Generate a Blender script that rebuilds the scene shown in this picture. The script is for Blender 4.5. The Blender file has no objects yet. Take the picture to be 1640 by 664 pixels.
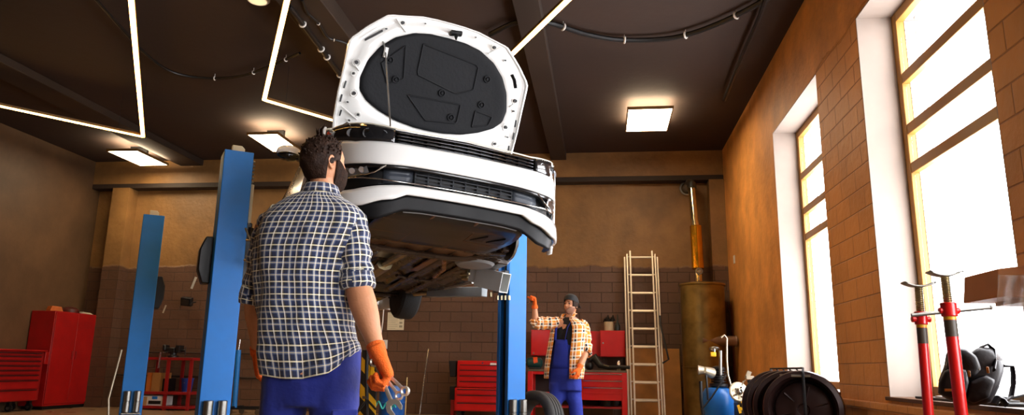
import bpy, bmesh, math, random
from mathutils import Vector, Matrix, Euler, noise
random.seed(7)
PI = math.pi
COL = bpy.context.scene.collection
sc = bpy.context.scene

# ------------------------------------------------------------------ camera
FPX = 1180.0; PITCH = math.radians(12.3); YAW = math.radians(7.0); ROLL = math.radians(0.9); EYE = 0.86
fw = Vector((-math.sin(YAW)*math.cos(PITCH), math.cos(YAW)*math.cos(PITCH), math.sin(PITCH)))
_r = Vector((math.cos(YAW), math.sin(YAW), 0)); _u = _r.cross(fw)
rt = _r*math.cos(ROLL) + _u*math.sin(ROLL); up = rt.cross(fw)
CAM = Vector((0, 0, EYE))
cd = bpy.data.cameras.new('camera'); co = bpy.data.objects.new('camera', cd); COL.objects.link(co)
mw = Matrix((rt, up, -fw)).transposed().to_4x4(); mw.translation = CAM
co.matrix_world = mw; cd.sensor_width = 36; cd.lens = FPX/1640*36; cd.clip_start = 0.05; cd.clip_end = 300
sc.camera = co

def P(px, py, Y=None, X=None, Z=None):
    """world point seen at a pixel of the 1640x664 frame, on the plane Y, X or Z"""
    d = fw*FPX + rt*(px-820) - up*(py-332)
    t = Y/d.y if Y is not None else (X/d.x if X is not None else (Z-EYE)/d.z)
    return CAM + d*t

# ------------------------------------------------------------------ colours and materials
def lin(h):
    if isinstance(h, (tuple, list)): return tuple(h)[:3]
    h = h.lstrip('#'); v = [int(h[i:i+2], 16)/255 for i in (0, 2, 4)]
    return tuple((x/12.92 if x <= .04045 else ((x+.055)/1.055)**2.4) for x in v)

def new_mat(name):
    m = bpy.data.materials.new(name); m.use_nodes = True
    nt = m.node_tree; b = nt.nodes['Principled BSDF']
    return m, nt, b
def N(nt, t, **kw):
    n = nt.nodes.new(t)
    for k, v in kw.items(): setattr(n, k, v)
    return n
def mat(name, col, rough=.5, metal=0, var=.12, scale=6, bump=0, bscale=60, coat=0, spec=.5, rvar=.1, trans=0, sheen=0):
    m, nt, b = new_mat(name); L = nt.links; c = lin(col)
    tc = N(nt, 'ShaderNodeTexCoord')
    no = N(nt, 'ShaderNodeTexNoise'); no.inputs['Scale'].default_value = scale; no.inputs['Detail'].default_value = 5
    L.new(tc.outputs['Object'], no.inputs['Vector'])
    r = N(nt, 'ShaderNodeValToRGB')
    r.color_ramp.elements[0].position = .3; r.color_ramp.elements[1].position = .7
    r.color_ramp.elements[0].color = tuple(x*(1-var) for x in c)+(1,)
    r.color_ramp.elements[1].color = tuple(min(1, x*(1+var)) for x in c)+(1,)
    L.new(no.outputs['Fac'], r.inputs['Fac']); L.new(r.outputs['Color'], b.inputs['Base Color'])
    mr = N(nt, 'ShaderNodeMapRange'); mr.inputs['To Min'].default_value = max(0, rough-rvar); mr.inputs['To Max'].default_value = min(1, rough+rvar)
    L.new(no.outputs['Fac'], mr.inputs['Value']); L.new(mr.outputs['Result'], b.inputs['Roughness'])
    b.inputs['Metallic'].default_value = metal; b.inputs['Coat Weight'].default_value = coat
    b.inputs['Specular IOR Level'].default_value = spec
    if coat: b.inputs['Coat Roughness'].default_value = .04
    if trans: b.inputs['Transmission Weight'].default_value = trans
    if sheen: b.inputs['Sheen Weight'].default_value = sheen
    if bump:
        n2 = N(nt, 'ShaderNodeTexNoise'); n2.inputs['Scale'].default_value = bscale; n2.inputs['Detail'].default_value = 4
        L.new(tc.outputs['Object'], n2.inputs['Vector'])
        bp = N(nt, 'ShaderNodeBump'); bp.inputs['Strength'].default_value = bump; bp.inputs['Distance'].default_value = .01
        L.new(n2.outputs['Fac'], bp.inputs['Height']); L.new(bp.outputs['Normal'], b.inputs['Normal'])
    return m
def emit(name, col, s):
    m, nt, b = new_mat(name)
    b.inputs['Base Color'].default_value = lin(col)+(1,)
    b.inputs['Emission Color'].default_value = lin(col)+(1,); b.inputs['Emission Strength'].default_value = s
    return m
def masonry(name, col, mortar, axes, bw, bh, zmax=None, zmin=None, bump=.5, var=.25, depth=.012, plaster=None, ymax=None):
    """painted block wall: courses below zmax, plain plaster above; axes picks the wall's two directions"""
    m, nt, b = new_mat(name); L = nt.links
    tc = N(nt, 'ShaderNodeTexCoord'); sp = N(nt, 'ShaderNodeSeparateXYZ'); cb = N(nt, 'ShaderNodeCombineXYZ')
    L.new(tc.outputs['Object'], sp.inputs[0]); L.new(sp.outputs[axes[0]], cb.inputs[0]); L.new(sp.outputs[axes[1]], cb.inputs[1])
    br = N(nt, 'ShaderNodeTexBrick'); L.new(cb.outputs[0], br.inputs['Vector'])
    br.inputs['Scale'].default_value = 1; br.inputs['Brick Width'].default_value = bw; br.inputs['Row Height'].default_value = bh
    br.inputs['Mortar Size'].default_value = .007; br.inputs['Mortar Smooth'].default_value = .6; br.inputs['Bias'].default_value = 0
    c = lin(col)
    br.inputs['Color1'].default_value = tuple(x*(1-var) for x in c)+(1,); br.inputs['Color2'].default_value = tuple(x*(1+var) for x in c)+(1,)
    br.inputs['Mortar'].default_value = lin(mortar)+(1,)
    no = N(nt, 'ShaderNodeTexNoise'); no.inputs['Scale'].default_value = 1.7; no.inputs['Detail'].default_value = 8; no.inputs['Roughness'].default_value = .62
    L.new(tc.outputs['Object'], no.inputs['Vector'])
    pl = N(nt, 'ShaderNodeValToRGB'); L.new(no.outputs['Fac'], pl.inputs['Fac'])
    pc = lin(plaster) if plaster else c
    pl.color_ramp.elements[0].position = .32; pl.color_ramp.elements[1].position = .68
    pl.color_ramp.elements[0].color = tuple(x*.78 for x in pc)+(1,); pl.color_ramp.elements[1].color = tuple(min(1, x*1.25) for x in pc)+(1,)
    fac = None
    if zmax is not None:
        wob = N(nt, 'ShaderNodeMath', operation='MULTIPLY_ADD'); L.new(no.outputs['Fac'], wob.inputs[0]); wob.inputs[1].default_value = .25; L.new(sp.outputs[2], wob.inputs[2])
        st = N(nt, 'ShaderNodeMapRange'); st.inputs['From Min'].default_value = zmax+.12; st.inputs['From Max'].default_value = zmax+.16
        st.inputs['To Min'].default_value = 1; st.inputs['To Max'].default_value = 0
        L.new(wob.outputs[0], st.inputs['Value']); fac = st.outputs['Result']
        if zmin is not None:
            s2 = N(nt, 'ShaderNodeMath', operation='GREATER_THAN'); L.new(sp.outputs[2], s2.inputs[0]); s2.inputs[1].default_value = zmin
            mm = N(nt, 'ShaderNodeMath', operation='MULTIPLY'); L.new(fac, mm.inputs[0]); L.new(s2.outputs[0], mm.inputs[1]); fac = mm.outputs[0]
    if ymax is not None:
        s3 = N(nt, 'ShaderNodeMath', operation='LESS_THAN'); L.new(sp.outputs[1], s3.inputs[0]); s3.inputs[1].default_value = ymax
        mm = N(nt, 'ShaderNodeMath', operation='MULTIPLY'); L.new(fac, mm.inputs[0]); L.new(s3.outputs[0], mm.inputs[1]); fac = mm.outputs[0]
    mx = N(nt, 'ShaderNodeMix', data_type='RGBA'); mx.blend_type = 'MIX'
    L.new(pl.outputs['Color'], mx.inputs['A']); L.new(br.outputs['Color'], mx.inputs['B'])
    if fac is not None: L.new(fac, mx.inputs['Factor'])
    else: mx.inputs['Factor'].default_value = 1
    # mottle
    m2 = N(nt, 'ShaderNodeMix', data_type='RGBA'); m2.blend_type = 'MULTIPLY'; m2.inputs['Factor'].default_value = .55
    n3 = N(nt, 'ShaderNodeTexNoise'); n3.inputs['Scale'].default_value = .9; n3.inputs['Detail'].default_value = 6; L.new(tc.outputs['Object'], n3.inputs['Vector'])
    r3 = N(nt, 'ShaderNodeValToRGB'); r3.color_ramp.elements[0].position = .35; r3.color_ramp.elements[0].color = (.55, .55, .55, 1); r3.color_ramp.elements[1].position = .6
    L.new(n3.outputs['Fac'], r3.inputs['Fac']); L.new(mx.outputs['Result'], m2.inputs['A']); L.new(r3.outputs['Color'], m2.inputs['B'])
    L.new(m2.outputs['Result'], b.inputs['Base Color'])
    b.inputs['Roughness'].default_value = .55
    # relief
    inv = N(nt, 'ShaderNodeMath', operation='SUBTRACT'); inv.inputs[0].default_value = 1; L.new(br.outputs['Fac'], inv.inputs[1])
    h = inv.outputs[0]
    if fac is not None:
        mu = N(nt, 'ShaderNodeMath', operation='MULTIPLY'); L.new(h, mu.inputs[0]); L.new(fac, mu.inputs[1]); h = mu.outputs[0]
    n4 = N(nt, 'ShaderNodeTexNoise'); n4.inputs['Scale'].default_value = 14; n4.inputs['Detail'].default_value = 6; L.new(tc.outputs['Object'], n4.inputs['Vector'])
    ad = N(nt, 'ShaderNodeMath', operation='MULTIPLY_ADD'); L.new(n4.outputs['Fac'], ad.inputs[0]); ad.inputs[1].default_value = .55; L.new(h, ad.inputs[2])
    bp = N(nt, 'ShaderNodeBump'); bp.inputs['Strength'].default_value = bump; bp.inputs['Distance'].default_value = depth
    L.new(ad.outputs[0], bp.inputs['Height']); L.new(bp.outputs['Normal'], b.inputs['Normal'])
    return m
def ramp_const(nt, stops):
    r = N(nt, 'ShaderNodeValToRGB'); r.color_ramp.interpolation = 'CONSTANT'; e = r.color_ramp.elements
    while len(e) > 1: e.remove(e[-1])
    e[0].position = stops[0][0]; e[0].color = lin(stops[0][1])+(1,)
    for p, c in stops[1:]:
        x = e.new(p); x.color = lin(c)+(1,)
    return r
def plaid(name, stops_u, stops_v, pu, pv, rough=.85):
    m, nt, b = new_mat(name); L = nt.links
    uv = N(nt, 'ShaderNodeUVMap'); sp = N(nt, 'ShaderNodeSeparateXYZ'); L.new(uv.outputs[0], sp.inputs[0])
    outs = []
    for i, (st, p) in enumerate(((stops_u, pu), (stops_v, pv))):
        d = N(nt, 'ShaderNodeMath', operation='DIVIDE'); L.new(sp.outputs[i], d.inputs[0]); d.inputs[1].default_value = p
        f = N(nt, 'ShaderNodeMath', operation='FRACT'); L.new(d.outputs[0], f.inputs[0])
        r = ramp_const(nt, st); L.new(f.outputs[0], r.inputs['Fac']); outs.append(r.outputs['Color'])
    mx = N(nt, 'ShaderNodeMix', data_type='RGBA'); mx.inputs['Factor'].default_value = .5
    L.new(outs[0], mx.inputs['A']); L.new(outs[1], mx.inputs['B'])
    lg = N(nt, 'ShaderNodeMix', data_type='RGBA'); lg.blend_type = 'LIGHTEN'; lg.inputs['Factor'].default_value = 1
    L.new(outs[0], lg.inputs['A']); L.new(outs[1], lg.inputs['B'])
    m3 = N(nt, 'ShaderNodeMix', data_type='RGBA'); m3.inputs['Factor'].default_value = .4
    L.new(mx.outputs['Result'], m3.inputs['A']); L.new(lg.outputs['Result'], m3.inputs['B']); L.new(m3.outputs['Result'], b.inputs['Base Color'])
    b.inputs['Roughness'].default_value = rough; b.inputs['Sheen Weight'].default_value = .2
    tc = N(nt, 'ShaderNodeTexCoord'); n2 = N(nt, 'ShaderNodeTexNoise'); n2.inputs['Scale'].default_value = 14; n2.inputs['Detail'].default_value = 4
    L.new(tc.outputs['Object'], n2.inputs['Vector']); bp = N(nt, 'ShaderNodeBump'); bp.inputs['Strength'].default_value = .5; bp.inputs['Distance'].default_value = .012
    L.new(n2.outputs['Fac'], bp.inputs['Height']); L.new(bp.outputs['Normal'], b.inputs['Normal'])
    return m

# ------------------------------------------------------------------ mesh builder
class MB:
    def __init__(s): s.v = []; s.f = []; s.uv = {}; s.mi = []; s.cur = 0
    def _add(s, vs, fs, uvs=None):
        o = len(s.v); s.v += [Vector(p) for p in vs]
        for k, f in enumerate(fs):
            if uvs: s.uv[len(s.f)] = uvs[k]
            s.f.append([i+o for i in f]); s.mi.append(s.cur)
        return s
    def box(s, c, d, rot=None):
        c = Vector(c); x, y, z = d[0]/2, d[1]/2, d[2]/2
        vs = [Vector(p) for p in ((-x,-y,-z),(x,-y,-z),(x,y,-z),(-x,y,-z),(-x,-y,z),(x,-y,z),(x,y,z),(-x,y,z))]
        if rot is not None:
            R = rot if isinstance(rot, Matrix) else Euler(rot).to_matrix(); vs = [R@p for p in vs]
        return s._add([p+c for p in vs], [(0,3,2,1),(4,5,6,7),(0,1,5,4),(1,2,6,5),(2,3,7,6),(3,0,4,7)])
    def bb(s, a, b):
        return s.box([(a[i]+b[i])/2 for i in range(3)], [abs(b[i]-a[i]) for i in range(3)])
    def beam(s, a, b, w, h, upv=(0,0,1)):
        a, b = Vector(a), Vector(b); d = b-a; z = d.normalized(); x = Vector(upv).cross(z)
        if x.length < 1e-4: x = Vector((1,0,0))
        x.normalize(); y = z.cross(x)
        return s.box((a+b)/2, (w, h, d.length), Matrix((x, y, z)).transposed())
    def rings(s, rs, close=True, caps=(True, True), uvs=False):
        n = len(rs[0]); vs = [p for r in rs for p in r]; fs = []; us = []
        m = n if close else n-1
        if uvs:
            L = [0]
            for i in range(1, len(rs)):
                L.append(L[-1] + sum((Vector(rs[i][k])-Vector(rs[i-1][k])).length for k in range(n))/n)
            per = []
            for r in rs:
                q = [0]
                for k in range(n): q.append(q[-1]+(Vector(r[(k+1)%n])-Vector(r[k])).length)
                per.append(q)
            ref = per[len(rs)//2]
            if uvs == 'fix': per = [ref]*len(rs)
        for i in range(len(rs)-1):
            for k in range(m):
                k2 = (k+1) % n
                fs.append((i*n+k, i*n+k2, (i+1)*n+k2, (i+1)*n+k))
                if uvs: us.append([(per[i][k], L[i]), (per[i][k+1], L[i]), (per[i+1][k+1], L[i+1]), (per[i+1][k], L[i+1])])
        if close and caps[0]:
            fs.append(tuple(range(n-1, -1, -1)));  us.append([(0,0)]*n)
        if close and caps[1]:
            fs.append(tuple((len(rs)-1)*n+k for k in range(n))); us.append([(0,0)]*n)
        return s._add(vs, fs, us if uvs else None)
    def tube(s, pts, r, n=10, caps=(True, True), uvs=False, flat=1.0, upv=(0,0,1)):
        pts = [Vector(p) for p in pts]; rs = []
        rad = r if isinstance(r, (list, tuple)) else [r]*len(pts)
        prev = None
        for i, p in enumerate(pts):
            a = pts[max(i-1, 0)]; b = pts[min(i+1, len(pts)-1)]; t = (b-a)
            t = t.normalized() if t.length > 1e-9 else Vector((0,0,1))
            if prev is None:
                x = Vector(upv).cross(t)
                if x.length < 1e-3: x = Vector((1,0,0)).cross(t)
                if x.length < 1e-3: x = Vector((0,1,0)).cross(t)
            else: x = prev - t*prev.dot(t)
            x.normalize(); prev = x; y = t.cross(x)
            rs.append([p + x*math.cos(2*PI*k/n)*rad[i] + y*math.sin(2*PI*k/n)*rad[i]*flat for k in range(n)])
        return s.rings(rs, True, caps, uvs)
    def cyl(s, a, b, r, r2=None, n=20, caps=(True, True)):
        return s.tube([a, b], [r, r if r2 is None else r2], n, caps)
    def lathe(s, prof, o=(0,0,0), axis=(0,0,1), n=24, caps=(True, True)):
        o = Vector(o); z = Vector(axis).normalized(); x = Vector((0,1,0)).cross(z)
        if x.length < 1e-3: x = Vector((1,0,0))
        x.normalize(); y = z.cross(x)
        return s.rings([[o+z*h+x*math.cos(2*PI*k/n)*r+y*math.sin(2*PI*k/n)*r for k in range(n)] for r, h in prof], True, caps)
    def prism(s, poly, fn0, fn1):
        """poly: 2D points; fn0/fn1 map them to the two faces"""
        n = len(poly); vs = [fn0(*p) for p in poly]+[fn1(*p) for p in poly]
        return s._add(vs, [tuple(range(n-1, -1, -1)), tuple(range(n, 2*n))]+[(k, (k+1) % n, n+(k+1) % n, n+k) for k in range(n)])
    def sphere(s, c, r, n=16, m=10):
        c = Vector(c); r = (r, r, r) if not isinstance(r, (tuple, list)) else r
        rs = [[c+Vector((r[0]*math.sin(a)*math.cos(2*PI*k/n), r[1]*math.sin(a)*math.sin(2*PI*k/n), r[2]*math.cos(a))) for k in range(n)]
              for a in [PI-(.02+(PI-.04)*i/m) for i in range(m+1)]]
        return s.rings(rs)
    def torus(s, c, axis, R, r, n=36, m=10, flat=1):
        c = Vector(c); z = Vector(axis).normalized(); x = Vector((0,0,1)).cross(z)
        if x.length < 1e-3: x = Vector((1,0,0))
        x.normalize(); y = z.cross(x); vs = []; fs = []
        for i in range(n):
            a = 2*PI*i/n; d = x*math.cos(a)+y*math.sin(a)
            for j in range(m):
                b = 2*PI*j/m; vs.append(c+d*(R+r*math.cos(b))+z*r*flat*math.sin(b))
        for i in range(n):
            for j in range(m):
                fs.append((i*m+j, ((i+1) % n)*m+j, ((i+1) % n)*m+(j+1) % m, i*m+(j+1) % m))
        return s._add(vs, fs)
    def grid(s, g, uvs=False, thick=None):
        """g: rows of points"""
        r, c = len(g), len(g[0]); o = [p for row in g for p in row]
        fs = [(i*c+k, i*c+k+1, (i+1)*c+k+1, (i+1)*c+k) for i in range(r-1) for k in range(c-1)]
        us = None
        if uvs:
            U = [[0]*c for _ in range(r)]; W = [[0]*c for _ in range(r)]
            for i in range(r):
                for k in range(c):
                    if k: U[i][k] = U[i][k-1]+(Vector(g[i][k])-Vector(g[i][k-1])).length
                    if i: W[i][k] = W[i-1][k]+(Vector(g[i][k])-Vector(g[i-1][k])).length
            us = [[(U[a][b], W[a][b]) for a, b in ((i,k),(i,k+1),(i+1,k+1),(i+1,k))] for i in range(r-1) for k in range(c-1)]
        return s._add(o, fs, us)
    def build(s, name, m, parent=None, smooth=None, bevel=0, solid=0, sub=0, remesh=0, world=True, wsm=0, solid_off=-1, seg=2):
        me = bpy.data.meshes.new(name); vs = s.v
        if parent is not None and world:
            inv = parent['_m'] if False else MATS[parent.name].inverted(); vs = [inv@p for p in vs]
        me.from_pydata([tuple(p) for p in vs], [], s.f)
        if s.uv:
            ul = me.uv_layers.new(name='UVMap')
            for pi, p in enumerate(me.polygons):
                q = s.uv.get(pi)
                if q:
                    for k, li in enumerate(p.loop_indices): ul.data[li].uv = q[k]
        bm = bmesh.new(); bm.from_mesh(me)
        if not s.uv and not solid: bmesh.ops.recalc_face_normals(bm, faces=bm.faces)
        bm.to_mesh(me); bm.free()
        ms = m if isinstance(m, (list, tuple)) else [m]
        for q in ms: me.materials.append(q)
        if len(ms) > 1:
            for p, i in zip(me.polygons, s.mi): p.material_index = i
        o = bpy.data.objects.new(name, me); COL.objects.link(o)
        MATS[o.name] = MATS[parent.name].copy() if parent is not None else Matrix.Identity(4)
        if parent is not None: o.parent = parent
        if solid:
            md = o.modifiers.new('solid', 'SOLIDIFY'); md.thickness = solid; md.offset = solid_off
        if remesh:
            md = o.modifiers.new('remesh', 'REMESH'); md.mode = 'VOXEL'; md.voxel_size = remesh; md.use_smooth_shade = True
            if wsm: q = o.modifiers.new('sm', 'SMOOTH'); q.factor = .5; q.iterations = wsm
        if bevel:
            md = o.modifiers.new('bevel', 'BEVEL'); md.width = bevel; md.segments = seg; md.limit_method = 'ANGLE'; md.angle_limit = math.radians(40)
            md.harden_normals = False
        if sub:
            md = o.modifiers.new('sub', 'SUBSURF'); md.levels = sub; md.render_levels = sub
        if smooth is None: smooth = math.radians(35)
        if smooth:
            for p in me.polygons: p.use_smooth = True
            if smooth is not True and not remesh and not sub:
                me.set_sharp_from_angle(angle=smooth)
        return o
MATS = {}
def thing(name, label, cat, loc=(0,0,0), rot=(0,0,0), group=None, M=None):
    o = bpy.data.objects.new(name, None); COL.objects.link(o); o.empty_display_size = .1
    if M is None: M = Matrix.Translation(loc) @ Euler(rot).to_matrix().to_4x4()
    o.location = M.translation; o.rotation_euler = M.to_euler()
    MATS[o.name] = M.copy()
    o['label'] = label; o['category'] = cat
    if group: o['group'] = group
    return o
def tag(o, label, cat, group=None):
    o['label'] = label; o['category'] = cat
    if group: o['group'] = group
    return o
def structure(o): o['kind'] = 'structure'; return o
def dup(root, M, label=None):
    """copy of a thing with its parts and their sub-parts"""
    def rec(o, parent):
        c = o.copy(); COL.objects.link(c)
        if parent is not None: c.parent = parent
        for ch in [x for x in list(COL.objects) if x.parent == o]: rec(ch, c)
        return c
    r = rec(root, None); r.location = M.translation; r.rotation_euler = M.to_euler()
    if label: r['label'] = label
    return r
def sm(a, b, t): return a+(b-a)*t
def interp(tab, x):
    if x <= tab[0][0]: return tab[0][1]
    for (a, p), (b, q) in zip(tab, tab[1:]):
        if x <= b: return p+(q-p)*(x-a)/(b-a)
    return tab[-1][1]
# ------------------------------------------------------------------ materials of the place
M = {}
M['wall'] = masonry('painted_wall', '#624532', '#412d20', (0, 2), .41, .19, zmax=2.75, bump=.8, plaster='#8a6436', depth=.02, var=.07)
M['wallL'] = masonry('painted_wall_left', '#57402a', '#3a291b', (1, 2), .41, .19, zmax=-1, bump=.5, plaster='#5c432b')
M['wallR'] = masonry('glare_tinted_block_right', '#e39c50', '#be7f44', (1, 2), .40, .19, zmax=3.98, bump=.8, plaster='#e0984c', depth=.02, var=.05, ymax=7.8)  # orange glare over this side is put into the wall colour
M['reveal'] = mat('white_plaster', '#9a8b80', .8, var=.04)
M['ceiling'] = mat('dark_ceiling', '#33231a', .8, var=.2, scale=.8, bump=.3, bscale=8)
M['beam'] = mat('dark_beam', '#2f2218', .7, var=.2, scale=2)
M['floor'] = mat('concrete_floor', '#8a7154', .3, var=.25, scale=2, bump=.15, bscale=20)
M['frame'] = mat('window_wood', '#a0702c', .5, var=.1)
M['white'] = mat('white_paint', '#e9e6e0', .4, var=.03)
M['extbrick'] = masonry('exterior_brick', '#b9b4ac', '#77716a', (0, 2), .25, .09, bump=.6, var=.1)
M['red'] = mat('red_steel', '#c4110e', .32, var=.08, coat=.3)
M['redpaint'] = M['red']
M['darkred'] = mat('dark_red_steel', '#8e1414', .4, var=.1)
M['blue'] = mat('blue_lift_paint', '#147ad2', .5, var=.06)
M['chrome'] = mat('chrome', '#d9d9d6', .15, 1, var=.03)
M['steel'] = mat('steel', '#9b9a94', .35, 1, var=.1)
M['galv'] = mat('zinc_plated_steel', '#a89a7a', .35, 1, var=.25, scale=14)
M['dull'] = mat('dull_aluminium', '#b9ad96', .45, .7, var=.1)
M['black'] = mat('black_plastic', '#0c0c0d', .45, var=.2)
M['rubber'] = mat('rubber', '#1d1c1b', .75, var=.2, bump=.3, bscale=80)
M['rubberlight'] = mat('worn_tyre_rubber', '#2b2927', .7, var=.2, bump=.3, bscale=80)
M['orange'] = mat('orange_knit', '#ff6a14', .8, var=.12, bump=.7, bscale=260, scale=20)
M['card'] = mat('cardboard', '#a9713c', .8, var=.12)
M['ply'] = mat('plywood', '#a8702f', .6, var=.25, scale=3)
M['yellow'] = mat('yellow_paint', '#d8a417', .45)
M['paper'] = mat('paper', '#d9cfb2', .8, var=.04)
M['grey'] = mat('grey_metal', '#8f9396', .4, .4, var=.1)
M['skin'] = mat('skin', '#c98a63', .5, var=.08, scale=14, bump=.12, bscale=90)
M['hair'] = mat('dark_hair', '#2a190f', .65, var=.35, scale=40, bump=.5, bscale=120, spec=.2)
M['beard'] = mat('beard_hair', '#2a1a11', .8, var=.4, scale=60, bump=.6, bscale=160, spec=.15)
M['led'] = emit('warm_led', '#ffbf66', 22)
M['panel'] = emit('ceiling_panel_light', '#ffe6bf', 24)
M['ledhousing'] = mat('lamp_housing', '#7a5a30', .4, .3)

# ------------------------------------------------------------------ room shell
YB, XR, XL, ZC, YN = 14.0, 2.3, -10.5, 4.95, -4.0
def struct(name, mb, m, **kw): return structure(mb.build(name, m, **kw))
struct('floor', MB().bb((XL-.3, YN-.3, -.2), (XR+.6, YB+.3, 0)), M['floor'])
struct('ceiling', MB().bb((XL-.3, YN-.3, ZC), (XR+.6, YB+.3, ZC+.2)), M['ceiling'])
struct('wall_back', MB().bb((XL-.3, YB, 0), (XR+.6, YB+.3, ZC)), M['wall'])
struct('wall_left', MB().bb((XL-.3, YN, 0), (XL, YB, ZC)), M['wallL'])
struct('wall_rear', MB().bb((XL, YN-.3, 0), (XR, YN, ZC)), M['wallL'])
# right wall with deep window openings
SILL, HEAD, RD = .66, 3.99, .52
WIN = [(7.72, 9.78), (4.37, 6.45), (.85, 3.0), (-2.6, -.3)]  # last two windows are out of view, added to light the car front
mb = MB()
mb.bb((XR, YN, 0), (XR+RD, YB, SILL)); mb.bb((XR, YN, HEAD), (XR+RD, YB, ZC))
edges = [YB]
for a, b in WIN: edges += [b, a]
edges.append(YN)
for k in range(0, len(edges), 2): mb.bb((XR, edges[k+1], SILL), (XR+RD, edges[k], HEAD))
struct('wall_right', mb, M['wallR'])
nn = 0
for wi, (ya, yb) in enumerate(WIN):
    # plaster lining of the reveal, frame, bars, glass, outer brick reveal
    L = MB(); t = .012
    L.bb((XR+.002, yb-t, SILL+.02), (XR+.30, yb, HEAD)); L.bb((XR+.002, ya, SILL+.02), (XR+.30, ya+t, HEAD)); L.bb((XR+.002, ya+t, HEAD-t), (XR+.30, yb-t, HEAD))
    struct('trim_%d' % (wi+1), L, M['reveal'])
    s = MB().bb((XR-.03, ya-.02, SILL-.005), (XR+.30, yb+.02, SILL+.025))
    struct('trim_%d' % (wi+11), s, mat('sill_board_%d' % wi, '#5b3a22', .5), bevel=.006)
    w = thing('window_%d' % (wi+1), '', '', (XR+.33, (ya+yb)/2, SILL)); del w['label']; del w['category']; structure(w)
    f = MB(); fx0, fx1 = XR+.30, XR+.37; a, b = ya+.012, yb-.012; z0, z1 = SILL+.025, HEAD-.012; fw_ = .085
    f.bb((fx0, a, z0), (fx1, a+fw_, z1)); f.bb((fx0, b-fw_, z0), (fx1, b, z1)); f.bb((fx0, a+fw_, z1-fw_), (fx1, b-fw_, z1)); f.bb((fx0, a+fw_, z0), (fx1, b-fw_, z0+fw_))
    f.build('window_frame', M['frame'], w, bevel=.006)
    bars = MB()
    for zc in (3.36, 2.90, 2.56): bars.bb((fx0+.005, a+fw_, zc-.045), (fx1-.005, b-fw_, zc+.045))
    bars.build('glazing_bar', M['frame'], w, bevel=.005)
    g = MB().bb((fx0+.03, a+fw_, z0+fw_), (fx0+.036, b-fw_, z1-fw_))
    gm, nt, bs = new_mat('window_glass_%d' % wi); nt.nodes.remove(bs)
    tr = N(nt, 'ShaderNodeBsdfTransparent'); gl = N(nt, 'ShaderNodeBsdfGlossy'); gl.inputs['Roughness'].default_value = .02
    mx = N(nt, 'ShaderNodeMixShader'); mx.inputs[0].default_value = .05; tr.inputs[0].default_value = (.96, .97, 1, 1)
    nt.links.new(tr.outputs[0], mx.inputs[1]); nt.links.new(gl.outputs[0], mx.inputs[2]); nt.links.new(mx.outputs[0], nt.nodes['Material Output'].inputs[0])
    g.build('pane', gm, w)
    e = MB(); e.bb((XR+.37, yb-.10, SILL), (XR+.50, yb+.02, HEAD)); e.bb((XR+.37, ya-.02, SILL), (XR+.50, ya+.10, HEAD))
    e.bb((XR+.37, ya+.1, HEAD-.06), (XR+.50, yb-.1, HEAD+.04))
    e.build('outer_brick_jamb', M['extbrick'], w)
    # light portal guides the sky light through this opening
    pl = bpy.data.lights.new('sky_portal', 'AREA'); pl.shape = 'RECTANGLE'; pl.size = HEAD-SILL; pl.size_y = yb-ya; pl.cycles.is_portal = True
    po = bpy.data.objects.new('sky_portal', pl); COL.objects.link(po); po.location = (XR+.8, (ya+yb)/2, (HEAD+SILL)/2); po.rotation_euler = (0, PI/2, 0)
# beams and ledges
mb = MB().bb((XL, YB-.24, 4.47), (XR, YB, ZC)); struct('trim_21', mb, M['wall'])
mb = MB().bb((XL, YB-.25, 4.37), (XR, YB-.0, 4.47)); struct('trim_22', mb, M['beam'], bevel=.01)
def px_beam(name, pa, pb, w, h, z=None):
    z = ZC-h/2 if z is None else z
    a = P(*pa, Z=ZC-h/2); b = P(*pb, Z=ZC-h/2); x = (a.x+b.x)/2
    return struct(name, MB().bb((x-w/2, YN, ZC-h), (x+w/2, YB-.24, ZC)), M['beam'], bevel=.01)
px_beam('trim_23', (500, 0), (545, 80), .5, .22)
px_beam('trim_24', (860, 30), (868, 160), .30, .14)
struct('trim_25', MB().bb((-8.6, YN, ZC-.12), (-8.1, YB-.24, ZC)), M['beam'], bevel=.01)
# corner pilasters
pa = P(165, 420, Y=13.7).x; pb = P(192, 420, Y=13.7).x
struct('trim_26', MB().bb((pa, YB-.3, 0), (pb, YB, 4.37)), M['wall'])
struct('trim_27', MB().bb((P(1140, 400, Y=13.7).x, YB-.3, 0), (XR, YB, 4.37)), M['wall'])
# conduit along the back wall
a = P(440, 600, Y=13.95); z = .87
c = MB(); c.tube([(-6.4, 13.97, .60), (-6.9, 13.97, .60), (-9.9, 13.97, .62)], .016, 8); c.tube([(-6.4, 13.97, .60), (-6.4, 13.97, 1.06), (-9.0, 13.97, 1.06)], .013, 8)
tag(c.build('wall_conduit', M['beam']), 'thin dark conduit running low along the back wall behind the red shelf rack', 'conduit')
# ledge of red-brown band low on the right wall under the sills
struct('trim_28', MB().bb((XR-.04, YN, SILL-.10), (XR+.02, YB-.3, SILL-.03)), M['wallR'], bevel=.01)

# sky seen through windows
w = bpy.data.worlds.new('world'); sc.world = w; w.use_nodes = True
bg = w.node_tree.nodes['Background']; bg.inputs[0].default_value = (1, .985, .96, 1); bg.inputs[1].default_value = 13.0
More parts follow.
